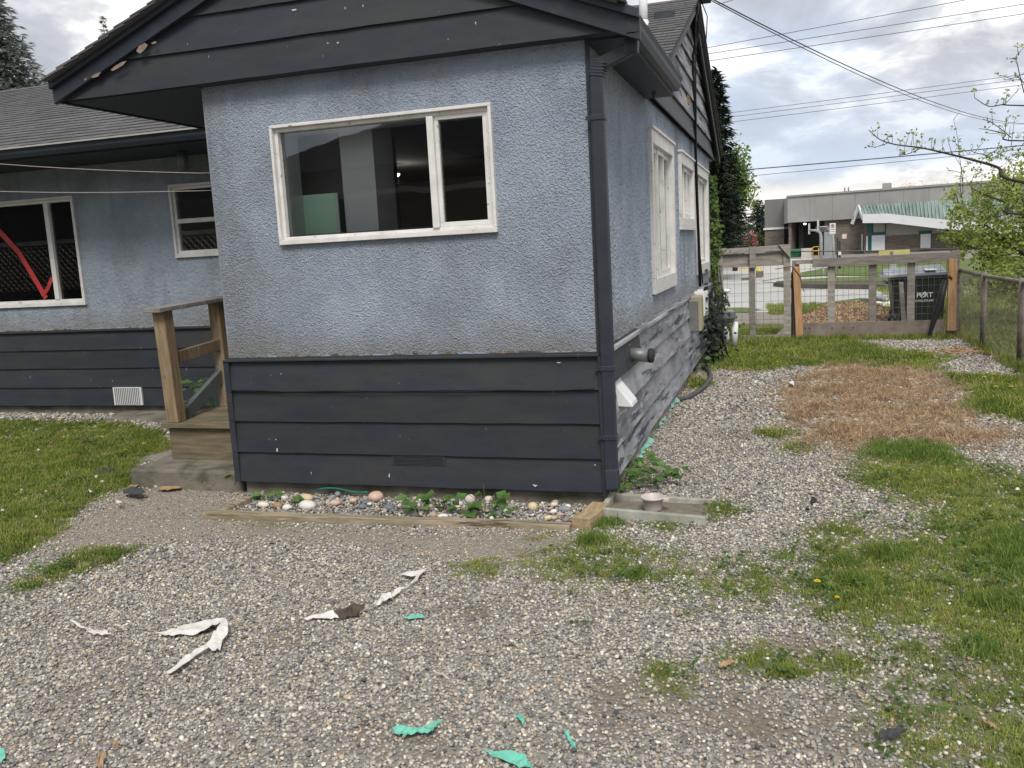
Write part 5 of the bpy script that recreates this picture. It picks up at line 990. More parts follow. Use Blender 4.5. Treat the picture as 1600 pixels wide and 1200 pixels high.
# ---------------------------------------------------------------- roads and verges beyond the gate
def flat(name, px, mat, z, extra=(), th=0, kind='structure', label=None, cat=None):
    P_ = [G(*p) for p in px]+list(extra); b = B()
    if th: b.prism([(p[0], p[1], z-th) for p in P_], (0, 0, th))
    else: b.add([(p[0], p[1], z) for p in P_], [tuple(range(len(P_)))])
    o = b.build(name, mat, None)
    n = o.data.polygons[0].normal
    if not th and n.z < 0: o.data.flip_normals()
    if label: tag(o, label, cat)
    o['kind'] = kind; return o
ASP = M('pale worn asphalt', [(.33, .325, .31), (.40, .395, .38), (.46, .455, .44)], .6, rough=.95, bump=.3, bscale=60, layers=[((.26, .255, .24), 1.1, (1, 1, 1), .62, .05, .7)])
VG = M('verge turf', [(.06, .10, .025), (.10, .14, .035), (.17, .19, .06)], 5, rough=.95, bump=.6, bscale=60, layers=[((.30, .26, .10), 9, (1, 1, 1), .68, .04, .6)])
CP = M('pale pavement', [(.40, .39, .36), (.50, .49, .46)], 2, rough=.95, bump=.2)
flat('lane', [(1030, 492), (1240, 487), (1400, 472), (1700, 455), (2200, 430), (2200, 404), (1500, 405), (1240, 405), (1120, 414), (900, 440)], ASP, .006)
flat('verge', [(1215, 487), (1290, 473), (1345, 466), (1400, 470), (1480, 466), (1700, 452), (1700, 500), (1500, 505), (1380, 492), (1240, 497)], VG, .010)
flat('verge', [(1080, 482), (1165, 481), (1190, 484), (1170, 489), (1080, 490)], VG, .010)
kd = M('dark kerb', [(.07, .065, .055), (.11, .10, .085)], 3, rough=.9)
flat('kerb', [(1208, 448), (1240, 447), (1395, 447), (1700, 430), (1700, 435), (1395, 453), (1240, 451)], kd, .13, th=.13)
flat('verge', [(1212, 446.5), (1240, 444), (1300, 440), (1395, 438), (1700, 420), (1700, 429), (1395, 446.5), (1240, 447)], VG, .136, th=.1)
flat('pavement', [(1190, 441), (1245, 434), (1300, 432), (1395, 433), (1700, 416), (1700, 419.5), (1395, 437.6), (1300, 439.6), (1240, 443.5)], CP, .02)
flat('lawn', [(1232, 434), (1255, 427), (1320, 414), (1420, 410), (1700, 396), (1700, 415.5), (1395, 432.5), (1300, 431.5)], VG, .03)
flat('path', [(1190, 412), (1236, 405), (1330, 404), (1326, 413), (1250, 427), (1232, 433), (1190, 440)], CP, .025)
YL_ = M('yellow road paint', [(.62, .44, .03), (.72, .52, .05)], 4, rough=.8)
flat('yellow_line', [(1140, 418), (1146, 418), (1173, 423.5), (1171, 425)], YL_, .012)
# concrete block with yellow top
q = G(1187, 434); cbk = thing('concrete_block', 'mossy concrete parking block topped by a yellow cone', 'block', (q[0], q[1], 0))
bx(q[0]-.13, q[0]+.13, q[1], q[1]+.4, 0, .24).build('block', CON, cbk, .02); B().lathe((q[0]-.03, q[1]+.15, .24), [(.09, 0), (.09, .03), (.05, .05), (.03, .20), (0, .21)], 12).build('cone', YL_, cbk)
q = G(1166, 438); tag(bx(q[0]-.16, q[0]+.18, q[1], q[1]+.15, 0, .09).build('wheel_stop', CON, None, .02), 'low concrete wheel stop lying on the pale lane', 'wheel stop')
# mulch and rubble behind the panel
mu_ = np.array([G(*p) for p in [(1235, 505), (1262, 484), (1300, 478), (1345, 473), (1378, 474), (1402, 490), (1402, 506), (1300, 512)]])
b = B(); nX = 44; x0_, y0_ = mu_.min(0); x1_, y1_ = mu_.max(0); gxx, gyy = np.meshgrid(np.linspace(x0_, x1_, nX), np.linspace(y0_, y1_, nX)); pp = np.c_[gxx.ravel(), gyy.ravel()]; sd_ = sdf(pp, mu_); hz_ = np.clip(sd_*.25, -.02, .09)*(1+.3*fnoise(pp, 6, 3))
b.add(np.c_[pp, hz_-.01], [(j*nX+i, j*nX+i+1, (j+1)*nX+i+1, (j+1)*nX+i) for j in range(nX-1) for i in range(nX-1)], True)
MUL = M('bark mulch', [(.11, .065, .04), (.25, .165, .10), (.42, .31, .20)], 34, rough=.95, bump=.8, bscale=60, bdist=.02); o = b.build('mulch', MUL); o['kind'] = 'stuff'; tag(o, 'orange brown bark mulch heap behind the fence panel', 'mulch')
chip = source('mulch chips', [src_obj('chip', B().hexa([(-1, -.3, -.12), (1, -.35, -.1), (.9, .3, -.1), (-.9, .3, -.12), (-.9, -.25, .1), (.95, -.3, .12), (1, .25, .1), (-1, .28, .12)]), PEB)])
s_ = np.where(sd_ > 0)[0]; pk = rng.choice(s_, 2600); P = pp[pk]+rng.normal(0, .02, (2600, 2)); zc_ = hz_[pk]
cc = np.array([.34, .23, .15])*rng.uniform(.25, 1.6, (2600, 1))*np.array([1, 1, 1]); sc = rng.uniform(.012, .035, (2600, 1))
o = scatter('mulch', chip, 1, np.c_[P, zc_], rng.normal(0, .5, (2600, 3))+np.c_[np.zeros((2600, 2)), rng.uniform(0, 6, 2600)], np.repeat(sc, 3, 1), np.clip(cc, 0, .7), 'loose bark chips strewn on the mulch heap', 'mulch')
for i, (px, py, w, c, lb) in enumerate([(1352, 470, 9, 'dark', 'dark rubble slab on top of the mulch heap'), (1376, 467, 10, 'grey', 'pointed dark grey rubble piece behind the mulch heap'), (1372, 477, 13, 'white', 'pale broken concrete piece on the mulch heap'), (1392, 477, 14, 'white', 'white rubble slab next to the bin wheel')]):
    x, y = G(px, py+8); d = math.hypot(x-CAM[0], y-CAM[1]); r = w*d/FPX; bb = B().blob((x, y, .12), (r, r*.7, .07), i, 1, .3, i); bb.sm = [False]*len(bb.sm); tag(bb.build('rubble', SM[c]), lb, 'rubble', 'rubble by the bin')
b = B(); rr = random.Random(8); q0 = G(1500, 552)
for i in range(60):
    x = q0[0]-.05+rr.gauss(0, .17); y = q0[1]+rr.gauss(0, .22); b.beam((x, y, .02+rr.uniform(0, .03)), (x+rr.uniform(-.1, .1), y+rr.uniform(-.06, .06), .02+rr.uniform(0, .04)), .02, .006)
o = b.build('bark_litter', BRW); o['kind'] = 'stuff'; tag(o, 'brown bark litter by the foot of the chain link fence', 'litter')
# taller weeds along the fence and beyond
def rowgrass(n, fx_, hmin, hmax, name, label):
    P = np.array([fx_() for _ in range(n)]); s = rng.uniform(hmin, hmax, n)/.05; scatter(name, grc, 5, np.c_[P, np.zeros(n)], np.c_[rng.normal(0, .15, (n, 2)), rng.uniform(0, 6, n)], np.c_[s*.55, s*.55, s], green(P, n), label, 'grass')
rowgrass(2600, lambda: (random.uniform(3.35, 5.2), random.uniform(3.4, 10)), .06, .15, 'grass', 'tall weedy grass beyond the chain link fence')
rowgrass(500, lambda: (random.uniform(.0, 3.3), random.gauss(YG-.12, .1)), .05, .13, 'grass', 'long grass tufts along the foot of the gate')
rowgrass(700, lambda: G(random.uniform(1200, 1420), random.uniform(478, 492)), .06, .14, 'grass', 'grass tufts on the verge behind the fence panel')
rowgrass(1400, lambda: (random.uniform(3.2, 9), random.uniform(9, 21)), .08, .2, 'grass', 'rough grass on the far verge behind the bin')
# ---------------------------------------------------------------- school building across the lane
D0 = 60.0
FA = np.array(dep(1231, 366, D0)); FBp = np.array(dep(1490, 352, 55.0)); e_ = FBp-FA; e_[2] = 0; e_ /= np.linalg.norm(e_); n_ = np.array([-e_[1], e_[0], 0])
def bp(s, t, z): p = FA+e_*s+n_*t; return (float(p[0]), float(p[1]), float(z))
def bs(px, py, t=0.0):
    o = FA+n_*t; d = ray(px, py); k = ((o-CAM)@n_)/(d@n_); q = CAM+d*k; return float((q-FA)@e_), float(q[2])
school = thing('school_building', 'grey panelled flat roofed school building across the lane', 'building', bp(8, 6, 0)); K = school
GP = M('grey concrete panel', [(.23, .23, .225), (.29, .285, .275), (.34, .335, .32)], .5, (1, 1, .5), .9, .1, layers=[((.18, .18, .18), 1.2, (1, 1, .2), .62, .08, .5)])
GD = M('darker grey panel', [(.15, .15, .15), (.19, .19, .185)], .6, (1, 1, .3), .9, .1)
BRK = M('brown grey brick', [(.105, .09, .075), (.15, .13, .11), (.19, .165, .14)], 3, (1, 1, 3), .95, .3, 8)
def sbox(s0, s1, t0, t1, z0, z1, name, mat, parent=K, label=None): return B().hexa([bp(s0, t0, z0), bp(s1, t0, z0), bp(s1, t1, z0), bp(s0, t1, z0), bp(s0, t0, z1), bp(s1, t0, z1), bp(s1, t1, z1), bp(s0, t1, z1)]).build(name, mat, parent, label=label)
zT = bs(1231, 306)[1]; zM = bs(1231, 348)[1]
s0 = 0.
while s0 < 26:                                     # upper wall panel by panel
    s1 = s0+1.45; sbox(s0+.005, s1-.005, 0, .25, zM, zT-.10, 'wall_panel', GP); s0 = s1
sbox(.02, 26.1, .06, 14, zM+.02, zT-.13, 'upper_storey', GD); sbox(-.06, 26.2, -.08, 14.1, zT-.10, zT+.02, 'parapet', GP)
FC = np.array(dep(1225, 366, 66)); FL = np.array(dep(1195, 366, 66.5)); z2 = dep(1200, 312, 66)[2]; zb_ = dep(1200, 356, 66)[2]
bk = np.array([4, 12, 0.])
def poly_block(pts, z0, z1, name, mat): return B().prism([(p[0], p[1], z0) for p in pts], (0, 0, z1-z0)).build(name, mat, K)
poly_block([FA+np.array([.02, .05, 0]), FC, FC+bk, FA+np.array([6, 10, 0])], zM, zT-.02, 'side_wall', GP)
poly_block([FL, FC, FC+bk, FL+bk], zb_, z2, 'wing_upper', GD); poly_block([FL-np.array([.1, .1, 0]), FC-np.array([0, .1, 0]), FC+bk, FL+bk], zb_-.15, zb_, 'wing_band', WHM); poly_block([FL, FC, FC+bk, FL+bk], 0, zb_-.15, 'wing_lower', BRK)
so = bs(1287, 380)[0]
sbox(so, 26, .3, 10, 0, zM-.003, 'brick_wall', BRK); sbox(.0, so, 3.6, 4, 0, zM-.003, 'recess_wall', GD); sbox(-.0, .18, .25, 3.6, 0, zM-.003, 'corner_pier', BRK); sbox(.45, .75, 1.4, 1.7, 0, zM-.003, 'column', M('dark column', [(.05, .055, .06)], 3)); sbox(.9, 2.2, 3.5, 3.6, 1.55, 1.95, 'recess_window', GLD)
for i, (px, py) in enumerate([(1258, 349)]):
    a = bs(px, py+1); B().blob(bp(a[0], -.1, a[1]), (.10, .1, .06), 1, 2, 0).build('wall_light', emis('wall lamp', (1, .98, .92), 1.6), K)
a = bs(1315, 366); c = bs(1322, 373); sbox(a[0], c[0], .27, .295, c[1], a[1], 'wall_notice', M('white and pink notice', [(.62, .45, .42), (.75, .70, .68)], 6, rough=.5))
a = bs(1369, 297); c = bs(1382, 289); sbox(a[0], c[0], 3, 3.8, a[1]-.1, c[1]+.25, 'roof_unit', GP)
for px in (1312, 1318): a = bs(px, 297); B().tube([bp(a[0], 2, zT), bp(a[0], 2, zT+.35)], .05, 6).build('roof_pipe', GAL, K)
# green metal roofed wing in front of the brick wall
TW = -1.8
GRM = M('green metal roof', [(.15, .21, .19), (.21, .275, .25), (.31, .37, .345)], 1.2, (3, .3, 1), .5, .05, layers=[((.30, .26, .22), 1.5, (1, 1, 1), .68, .06, .4)]); TEA = M('teal painted frame', [(.012, .085, .09), (.02, .11, .115)], 3, rough=.5); FAS = M('white fascia', [(.58, .59, .62), (.66, .67, .70)], 1, rough=.6)
ridge = [bs(1342, 322, 0), bs(1490, 311, 0), (14.2, bs(1490, 311, 0)[1]-.05)]
eave = [bs(1348, 336, TW), bs(1387, 335, TW), bs(1481, 345, TW), (14.2, bs(1481, 345, TW)[1]-.62)]
RV = [bp(s, -.02, z) for s, z in ridge]; EV = [bp(s, TW, z) for s, z in eave]
gr = B().add([RV[0], RV[1], RV[2], EV[3], EV[2], EV[1], EV[0]], [(0, 6, 5), (0, 5, 4, 1), (1, 4, 3, 2)]).build('metal_roof', GRM, K)
nse = 46
for i in range(nse):
    u = i/(nse-1); s = ridge[0][0]+(14.2-ridge[0][0])*u
    def ip(l, s): 
        for (a, b_), (c, d) in zip(l[:-1], l[1:]):
            if a <= s <= c+1e-6: return b_+(d-b_)*(s-a)/(c-a)
        return l[-1][1]
    se = eave[0][0]+(14.2-eave[0][0])*u
    B().beam(bp(s, -.02, ip(ridge, s)+.03), bp(se, TW, ip(eave, se)+.03), .05, .06).build('standing_seam', GRM, gr)
for i in range(3):
    (a, za), (c, zc2) = eave[i], eave[i+1]; h0 = bs(1348, 348.5, TW)[1]-bs(1348, 336, TW)[1]; h1 = h0*1.05
    B().hexa([bp(a, TW-.05, za+h0), bp(c, TW-.05, zc2+h1), bp(c, TW+.05, zc2+h1), bp(a, TW+.05, za+h0), bp(a, TW-.05, za+.05), bp(c, TW-.05, zc2+.05), bp(c, TW+.05, zc2+.05), bp(a, TW+.05, za+.05)]).build('fascia', FAS, K)
g0 = bs(1342, 318, -.9); B().beam(bp(eave[0][0]-.02, TW, eave[0][1]-.15), bp(ridge[0][0]-.02, -.05, ridge[0][1]-.05), .10, .30).build('gable_board', FAS, K); a = bs(1332, 350, .2); B().beam(bp(a[0], .1, a[1]), bp(ridge[0][0], -.05, ridge[0][1]-.05), .10, .22).build('gable_board', FAS, K)
TV = -.7; sa = bs(1350, 370, TV)[0]
sbox(sa, 14.1, TV+.05, .29, 0, 1.96, 'brick_wall', BRK)
PNL = M('beige infill', [(.30, .285, .26), (.36, .345, .315)], 1, rough=.9)
def pane(p0, p1, t, name, mat, d=.03):
    a = bs(*p0, t); c = bs(*p1, t); return sbox(a[0], c[0], t-d, t, c[1], a[1], name, mat)
pane((1384, 346), (1478, 363.5), TV+.02, 'soffit_panel', PNL, .02); pane((1365, 347), (1383, 363), TV+.02, 'infill_panel', PNL, .03)
pane((1355, 347), (1363, 363), TV, 'teal_frame', TEA); pane((1363, 363), (1384, 367), TV, 'teal_frame', TEA); pane((1382.6, 347), (1384.2, 363), TV, 'teal_frame', TEA); pane((1356.5, 367), (1362, 392), TV, 'teal_frame', TEA); pane((1436, 361), (1456, 365), TV, 'teal_frame', TEA); pane((1437, 387.5), (1456, 390), TV, 'teal_frame', TEA)
BW = M('white boarded window', [(.60, .62, .65), (.68, .70, .72)], 1, rough=.5)
pane((1362, 368), (1382.6, 391), TV, 'boarded_window', BW); pane((1438.5, 365), (1454, 387.5), TV, 'boarded_window', BW); pane((1353.5, 369), (1356, 392), TV, 'boarded_window', BW); pane((1346, 366), (1348, 392), -.0, 'boarded_window', BW)

# ---- things in the school yard
def yard(px, py, d): p = dep(px, py, d); return p[0], p[1]
GS = M('grey painted steel', [(.22, .235, .245), (.29, .305, .315)], 3, rough=.5)
dq = dep(1240, 400, 54); t = thing('dumpster', 'dark green dumpster by the school recess', 'dumpster', (dq[0], dq[1], 0)); DG = M('green steel', [(.012, .10, .045), (.02, .13, .06)], 3, rough=.6)
B().hexa([(dq[0]-.22, dq[1], .1), (dq[0]+.42, dq[1], .1), (dq[0]+.42, dq[1]+.9, .1), (dq[0]-.22, dq[1]+.9, .1), (dq[0]-.22, dq[1]-.1, .50), (dq[0]+.46, dq[1]-.1, .50), (dq[0]+.46, dq[1]+.9, .60), (dq[0]-.22, dq[1]+.9, .60)]).build('body', DG, t, .02); bx(dq[0]-.26, dq[0]+.5, dq[1]-.14, dq[1]-.1, .44, .52).build('rim', DG, t)
YP = M('yellow pipe', [(.60, .42, .06), (.68, .5, .09)], 3, rough=.5)
t = thing('yellow_railing', 'yellow pipe railing beside the green dumpster', 'railing', (dq[0]+1.2, dq[1]+1, 0))
def yr(px, py): p = dep(px, py, 52); return p
for (p, q) in (((1270, 390), (1270, 400)), ((1279, 388), (1279, 400)), ((1283, 386), (1283, 400)), ((1264, 396), (1271, 386))): B().tube([yr(*p), yr(*q)], .022, 6).build('post', YP, t)
for (p, q) in (((1270, 386), (1284, 385)), ((1270, 392), (1284, 391))): B().tube([yr(*p), yr(*q)], .022, 6).build('rail', YP, t)
tag(B().prism([(*yard(1252, 400, 53), 0), (*yard(1268, 400, 53), 0), (*yard(1268, 400, 54), 0), (*yard(1252, 400, 54), 0)], (0, 0, .62)).build('low_wall', CP), 'low pale wall between the dumpster and the yellow railing', 'wall')
t = thing('basketball_hoop', 'grey curved pole carrying two white backboards', 'basketball hoop', (*yard(1284, 400, 46), 0))
def hp_(px, py): return dep(px, py, 46)
B().tube([hp_(1283, 412), hp_(1283, 372), hp_(1282, 365), hp_(1279, 361.5), hp_(1274, 360), hp_(1264, 359.5)], [.09, .085, .08, .07, .06, .05], 9).build('pole', GS, t); B().tube([hp_(1278, 355), hp_(1292, 354), hp_(1298, 359)], .04, 7).build('arm', GS, t)
for (x0_, x1_, ya, yb3) in ((1263, 1264.8, 349, 366), (1276.8, 1279, 343, 362)): 
    a, b_, c, d = hp_(x0_, ya), hp_(x1_, ya), hp_(x1_, yb3), hp_(x0_, yb3); B().prism([a, b_, c, d], (.05, .5, 0)).build('backboard', M('grey white board', [(.40, .41, .42), (.47, .48, .49)], 3), t)
t = thing('utility_cabinet', 'tall grey utility cabinet beside the parking sign', 'cabinet', (*yard(1293, 400, 40), 0)); a, c = dep(1288, 363, 40), dep(1301, 420, 40)
bx(a[0], c[0], a[1], a[1]+.5, 0, a[2]).build('body', GS, t, .02); B().tube([(a[0]+.1, a[1]+.2, a[2]), (a[0]+.15, a[1]+.2, a[2]+.12), (c[0]-.1, a[1]+.2, a[2]+.12), (c[0]-.05, a[1]+.2, a[2])], .04, 6).build('top_hoop', GS, t)
def lowpole(px, y0, y1, d, r, label, grp, mat=GS):
    return tag(B().tube([dep(px, y1, d), dep(px, y0, d)], r, 8).build('pole', mat), label, 'pole', grp)
lowpole(1308.5, 372, 425, 40, .035, 'dark grey pole just right of the parking sign', 'short poles by the lane', BLK); lowpole(1312, 376, 426, 36, .04, 'black post carrying a small white notice', 'short poles by the lane', BLK)
q = dep(1312, 395, 35.9); tag(bx(q[0]-.055, q[0]+.055, q[1]-.06, q[1]-.045, q[2]-.09, q[2]+.07).build('notice', WHM), 'small white notice fixed to the black post', 'notice'); lowpole(1286.5, 412, 431, 30, .035, 'grey post standing at the pavement edge', 'short poles by the lane')
q = dep(1301, 355, 27); q2 = dep(1306, 445, 27); sg = thing('parking_sign', 'white no parking sign on a grey pole beyond the fence', 'sign', (q[0], q[1], 0))
B().tube([(q2[0], q[1]+.02, 0), (q[0], q[1]+.02, q[2]+.02)], .032, 8).build('pole', GS, sg); pl0 = bx(q[0]-.085, q[0]+.085, q[1]-.012, q[1], q[2]-.20, q[2]+.12).build('plate', WHM, sg, .003)
RD = M('sign red', [(.32, .03, .035)], 3, rough=.5, bump=0); b = B(); b.tube([(q[0]+.052*math.cos(t_), q[1]-.016, q[2]+.035+.052*math.sin(t_)) for t_ in np.linspace(0, 6.283, 25)], .008, 6); b.beam((q[0]-.036, q[1]-.017, q[2]+.072), (q[0]+.036, q[1]-.017, q[2]-.002), .006, .012); b.build('ring', RD, pl0)
text('P', .10, pl0, (q[0], q[1]-.015, q[2]), (math.radians(90), 0, 0), BLK); bx(q[0]-.06, q[0]+.06, q[1]-.014, q[1]-.012, q[2]-.075, q[2]-.06).build('print_line', BLK, pl0); bx(q[0]-.06, q[0]+.06, q[1]-.014, q[1]-.012, q[2]-.14, q[2]-.125).build('print_arrow', RD, pl0)
for i, (px, y0, lb) in enumerate([(1145.5, 342, 'leftmost of the thin poles down the street'), (1150, 345, 'second thin pole down the street from the left'), (1153.5, 352, 'third thin pole down the street, the shortest')]): lowpole(px, y0, 393, 95-4*i, .09, lb, 'thin poles down the street')
# van and little far house
vq = dep(1133, 388, 75); t = thing('parked_van', 'pale van with dark windows parked far down the street', 'van', (vq[0], vq[1], 0))
bx(vq[0]-.35, vq[0]+.45, vq[1], vq[1]+1.5, .15, .62).build('body', WHM, t, .05); bx(vq[0]-.31, vq[0]+.4, vq[1]+.1, vq[1]+1.4, .62, .82).build('roof', WHM, t, .05); bx(vq[0]-.30, vq[0]+.38, vq[1]-.01, vq[1], .40, .60).build('window', GLD, t)
for dx in (-.2, .3): B().tube([(vq[0]+dx, vq[1]-.02, .13), (vq[0]+dx, vq[1]+.15, .13)], .13, 12).build('wheel', BLK, t)
hq = dep(1155, 385, 110); t = thing('far_house', 'small pale house beside the pink blossom tree', 'house', (hq[0], hq[1], 0))
bx(hq[0]-.6, hq[0]+2.0, hq[1], hq[1]+4, 0, 1.5).build('wall', GP, t); B().prism([(hq[0]-.9, hq[1]-.3, 1.5), (hq[0]+2.3, hq[1]-.3, 1.5), (hq[0]+.7, hq[1]-.3, 2.1)], (0, 4.6, 0)).build('roof', M('pale roof', [(.40, .40, .41), (.46, .46, .47)], 1), t); bx(hq[0]-.1, hq[0]+.5, hq[1]-.03, hq[1], .6, 1.2).build('window', BLK, t)

# ---------------------------------------------------------------- trees
def leafmat(name, c0, c1, c2, trans=.25): return M(name, [c0, c1, c2], 3, rough=.6, bump=0, island=.35, trans=trans)
BARK = M('bark', [(.045, .035, .028), (.08, .065, .052)], 8, (1, 1, .3), .9, .5)
BARKD = M('dark twig', [(.03, .023, .02), (.05, .04, .035)], 8, rough=.9)
def conifer(base, h, r, label, lm, seed, group='conifers', levels=26, per=9, name='conifer', top=0, dens=1.0, droop=.35, zlo=.12, fine=.12):
    rr = random.Random(seed); x, y, z = base; t = thing(name, label, 'tree', base, group)
    B().tube([(x, y, z-.1), (x+.02*h*.3, y, z+h*.5), (x, y, z+h*.98)], [r*.10, r*.07, .01], 8).build('trunk', BARK, t)
    b = B()
    for i in range(levels):
        u = i/(levels-1); zz = z+h*(zlo+(1-zlo)*u); R_ = r*(1-u)**.8*rr.uniform(.8, 1.12)+.03*r
        for k in range(max(3, int(per*(1-u*.5)))):
            a = rr.uniform(0, 6.28); L_ = R_*rr.uniform(.6, 1.1); n = max(3, int(7*dens*L_/r+3))
            for j in range(n):
                f = (j+.5)/n; p = Vector((x+math.cos(a)*L_*f, y+math.sin(a)*L_*f, zz-droop*L_*f*f+.12*L_*f+rr.uniform(-.05, .05)*r))
                w = r*fine*rr.uniform(.6, 1.3)
                for _ in range(3):
                    d = Vector((math.cos(a+rr.uniform(-1.1, 1.1)), math.sin(a+rr.uniform(-1.1, 1.1)), rr.uniform(-.7, .25)))
                    b.leaf(p, d, (rr.uniform(-.6, .6), rr.uniform(-.6, .6), 1), w*2.0, w*.55, .1)
    b.build('crown', lm, t); return t
def bush(base, clumps, label, lm, seed, leaf, n, name='tree', group=None, trunk=None, cat='tree', twig=BARK, stems=()):
    rr = random.Random(seed); x, y, z = base; t = thing(name, label, cat, base, group)
    if trunk: B().tube([(x, y, z-.1), (x+.1*trunk[1], y, z+trunk[0]*.5), (x, y, z+trunk[0])], [trunk[1], trunk[1]*.7, trunk[1]*.35], 8).build('trunk', twig, t)
    sb = B(); b = B(); tot = sum(c[3]*c[4]*c[5] for c in clumps)
    for (cx, cy, cz, rx, ry, rz) in clumps:
        m = int(n*rx*ry*rz/tot); sub = [(rr.gauss(0, .5), rr.gauss(0, .5), rr.gauss(0, .5)) for _ in range(max(6, m//26))]
        sb.tube([(x, y, z+.1), ((x+cx)/2+rr.uniform(-.1, .1)*rx, (y+cy)/2, z+(cz-z)*.55), (cx, cy, cz)], [leaf*.35, leaf*.22, leaf*.1], 6)
        for s in sub[:14]: sb.tube([(cx, cy, cz-.2*rz), (cx+s[0]*rx*.6, cy+s[1]*ry*.6, cz+s[2]*rz*.6), (cx+s[0]*rx*1.1, cy+s[1]*ry*1.1, cz+s[2]*rz*1.15)], [leaf*.12, leaf*.08, leaf*.04], 4, False)
        for i in range(m):
            s = rr.choice(sub); p = Vector((cx+(s[0]+rr.gauss(0, .16))*rx, cy+(s[1]+rr.gauss(0, .16))*ry, cz+(s[2]+rr.gauss(0, .16))*rz)); l = leaf*rr.uniform(.6, 1.3)
            b.leaf(p, (rr.uniform(-1, 1), rr.uniform(-1, 1), rr.uniform(-.8, .5)), (rr.uniform(-1, 1), rr.uniform(-1, 1), rr.uniform(.2, 1)), l, l*.75, .2)
    sb.build('limbs', twig, t); b.build('crown', lm, t); return t
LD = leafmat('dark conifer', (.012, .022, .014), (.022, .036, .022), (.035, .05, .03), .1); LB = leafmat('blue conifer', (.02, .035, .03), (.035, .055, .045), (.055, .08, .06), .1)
LGm = leafmat('light spring leaf', (.10, .17, .03), (.16, .24, .05), (.24, .32, .09)); LM_ = leafmat('mid green leaf', (.05, .10, .025), (.09, .15, .035), (.14, .20, .06)); LO = leafmat('olive leaf', (.035, .06, .018), (.06, .09, .025), (.09, .12, .04))
def at(px, py, d): return Vector(dep(px, py, d))
def ground_at(px, d): p = dep(px, 389, d); return (p[0], p[1], 0.)
# tall dark conifer behind the house end
def htop(px, py, d): return dep(px, py, d)[2]
g = ground_at(1124, 34); conifer(g, htop(1128, 118, 34), 1.25, 'tall dark narrow conifer rising behind the house end', LD, 1, levels=44, per=15, dens=1.5, zlo=.18, droop=.2)
g = ground_at(1120, 32); conifer(g, htop(1140, 180, 33)*.97, 1.05, 'shorter dark conifer beside the tall narrow one', LD, 2, levels=34, per=13, dens=1.4, zlo=.2, droop=.2)
g = ground_at(1148, 40); c = at(1153, 270, 40); c2 = at(1146, 305, 40); c3 = at(1135, 335, 40)
bush(g, [(c.x, c.y, c.z, .50, .6, 1.0), (c2.x, c2.y, c2.z, .75, .6, .8)], 'light green broadleaf tree next to the dark conifers', LGm, 3, .15, 4200, trunk=(htop(1150, 300, 40), .12), group='broadleaf trees beyond the gate')
g = ground_at(1135, 48); c = at(1138, 355, 48); bush(g, [(c.x, c.y, c.z-.1, 1.0, .9, 1.0), (c.x-.4, c.y, c.z-.9, .9, .8, .7)], 'low olive green tree under the dark conifers', LO, 4, .17, 2200, trunk=(1.5, .14), group='broadleaf trees beyond the gate')
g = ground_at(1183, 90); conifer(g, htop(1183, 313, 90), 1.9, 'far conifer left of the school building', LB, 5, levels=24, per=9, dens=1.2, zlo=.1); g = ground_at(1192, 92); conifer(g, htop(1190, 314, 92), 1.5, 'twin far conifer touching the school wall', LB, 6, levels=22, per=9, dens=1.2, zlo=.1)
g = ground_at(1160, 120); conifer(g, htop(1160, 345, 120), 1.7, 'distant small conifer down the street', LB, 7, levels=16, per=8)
g = ground_at(1172, 84); c = at(1171, 374, 84); bush(g, [(c.x, c.y, c.z, .85, .8, .5), (c.x+.5, c.y, c.z-.25, .55, .5, .4)], 'pink blossom tree down the street', leafmat('pink blossom', (.40, .14, .17), (.52, .22, .25), (.62, .34, .36)), 8, .14, 1500, trunk=(1.0, .08), group='broadleaf trees beyond the gate')
g = ground_at(1188, 80); c = at(1188, 374, 80); bush(g, [(c.x, c.y, c.z, .4, .4, .6)], 'small green tree against the school wall', LO, 18, .15, 500, trunk=(.9, .06), group='broadleaf trees beyond the gate')
for i, (px, py, d, w, lb) in enumerate([(1425, 287, 95, 2.1, 'pale budding tree beyond the school roof'), (1465, 288, 97, 2.0, 'second pale budding tree beyond the school roof'), (1262, 302, 100, .6, 'faint bare treetop at the left of the school roof')]):
    g = ground_at(px, d); c = at(px, py, d); bush(g, [(c.x, c.y, c.z-.6, w*.75, 1.2, .8)], lb, leafmat('budding leaf', (.36, .26, .15), (.46, .34, .2), (.55, .44, .28)), 30+i, .10, [700, 700, 120][i], trunk=(c.z-.8, .16), group='budding trees beyond the school', twig=M('pale twig', [(.24, .18, .14)], 3))
# trees left, behind the roof
g = ground_at(28, 27); conifer(g, htop(10, 10, 27)+.4, 3.4, 'grey green conifer behind the left roof ridge', leafmat('hazy conifer', (.15, .19, .165), (.20, .24, .205), (.25, .29, .24), .45), 9, levels=80, per=26, zlo=.3, dens=1.3, fine=.04); g = ground_at(-20, 26); conifer(g, htop(-15, 10, 26)+.6, 2.6, 'taller grey green conifer at the left photo edge', bpy.data.materials['hazy conifer'], 10, levels=70, per=24, zlo=.3, dens=1.3, fine=.045)  # haze is put into the pale crown colour
g = ground_at(70, 29); conifer(g, htop(70, 118, 29), .6, 'short conifer tip over the left roof', bpy.data.materials['hazy conifer'], 11, levels=44, per=12, zlo=.4, dens=1.2, fine=.12); g = ground_at(203, 34); conifer(g, htop(203, 40, 34), .75, 'conifer tip peeping over the front rake', bpy.data.materials['hazy conifer'], 12, levels=44, per=10, zlo=.4, dens=1.2, fine=.10)
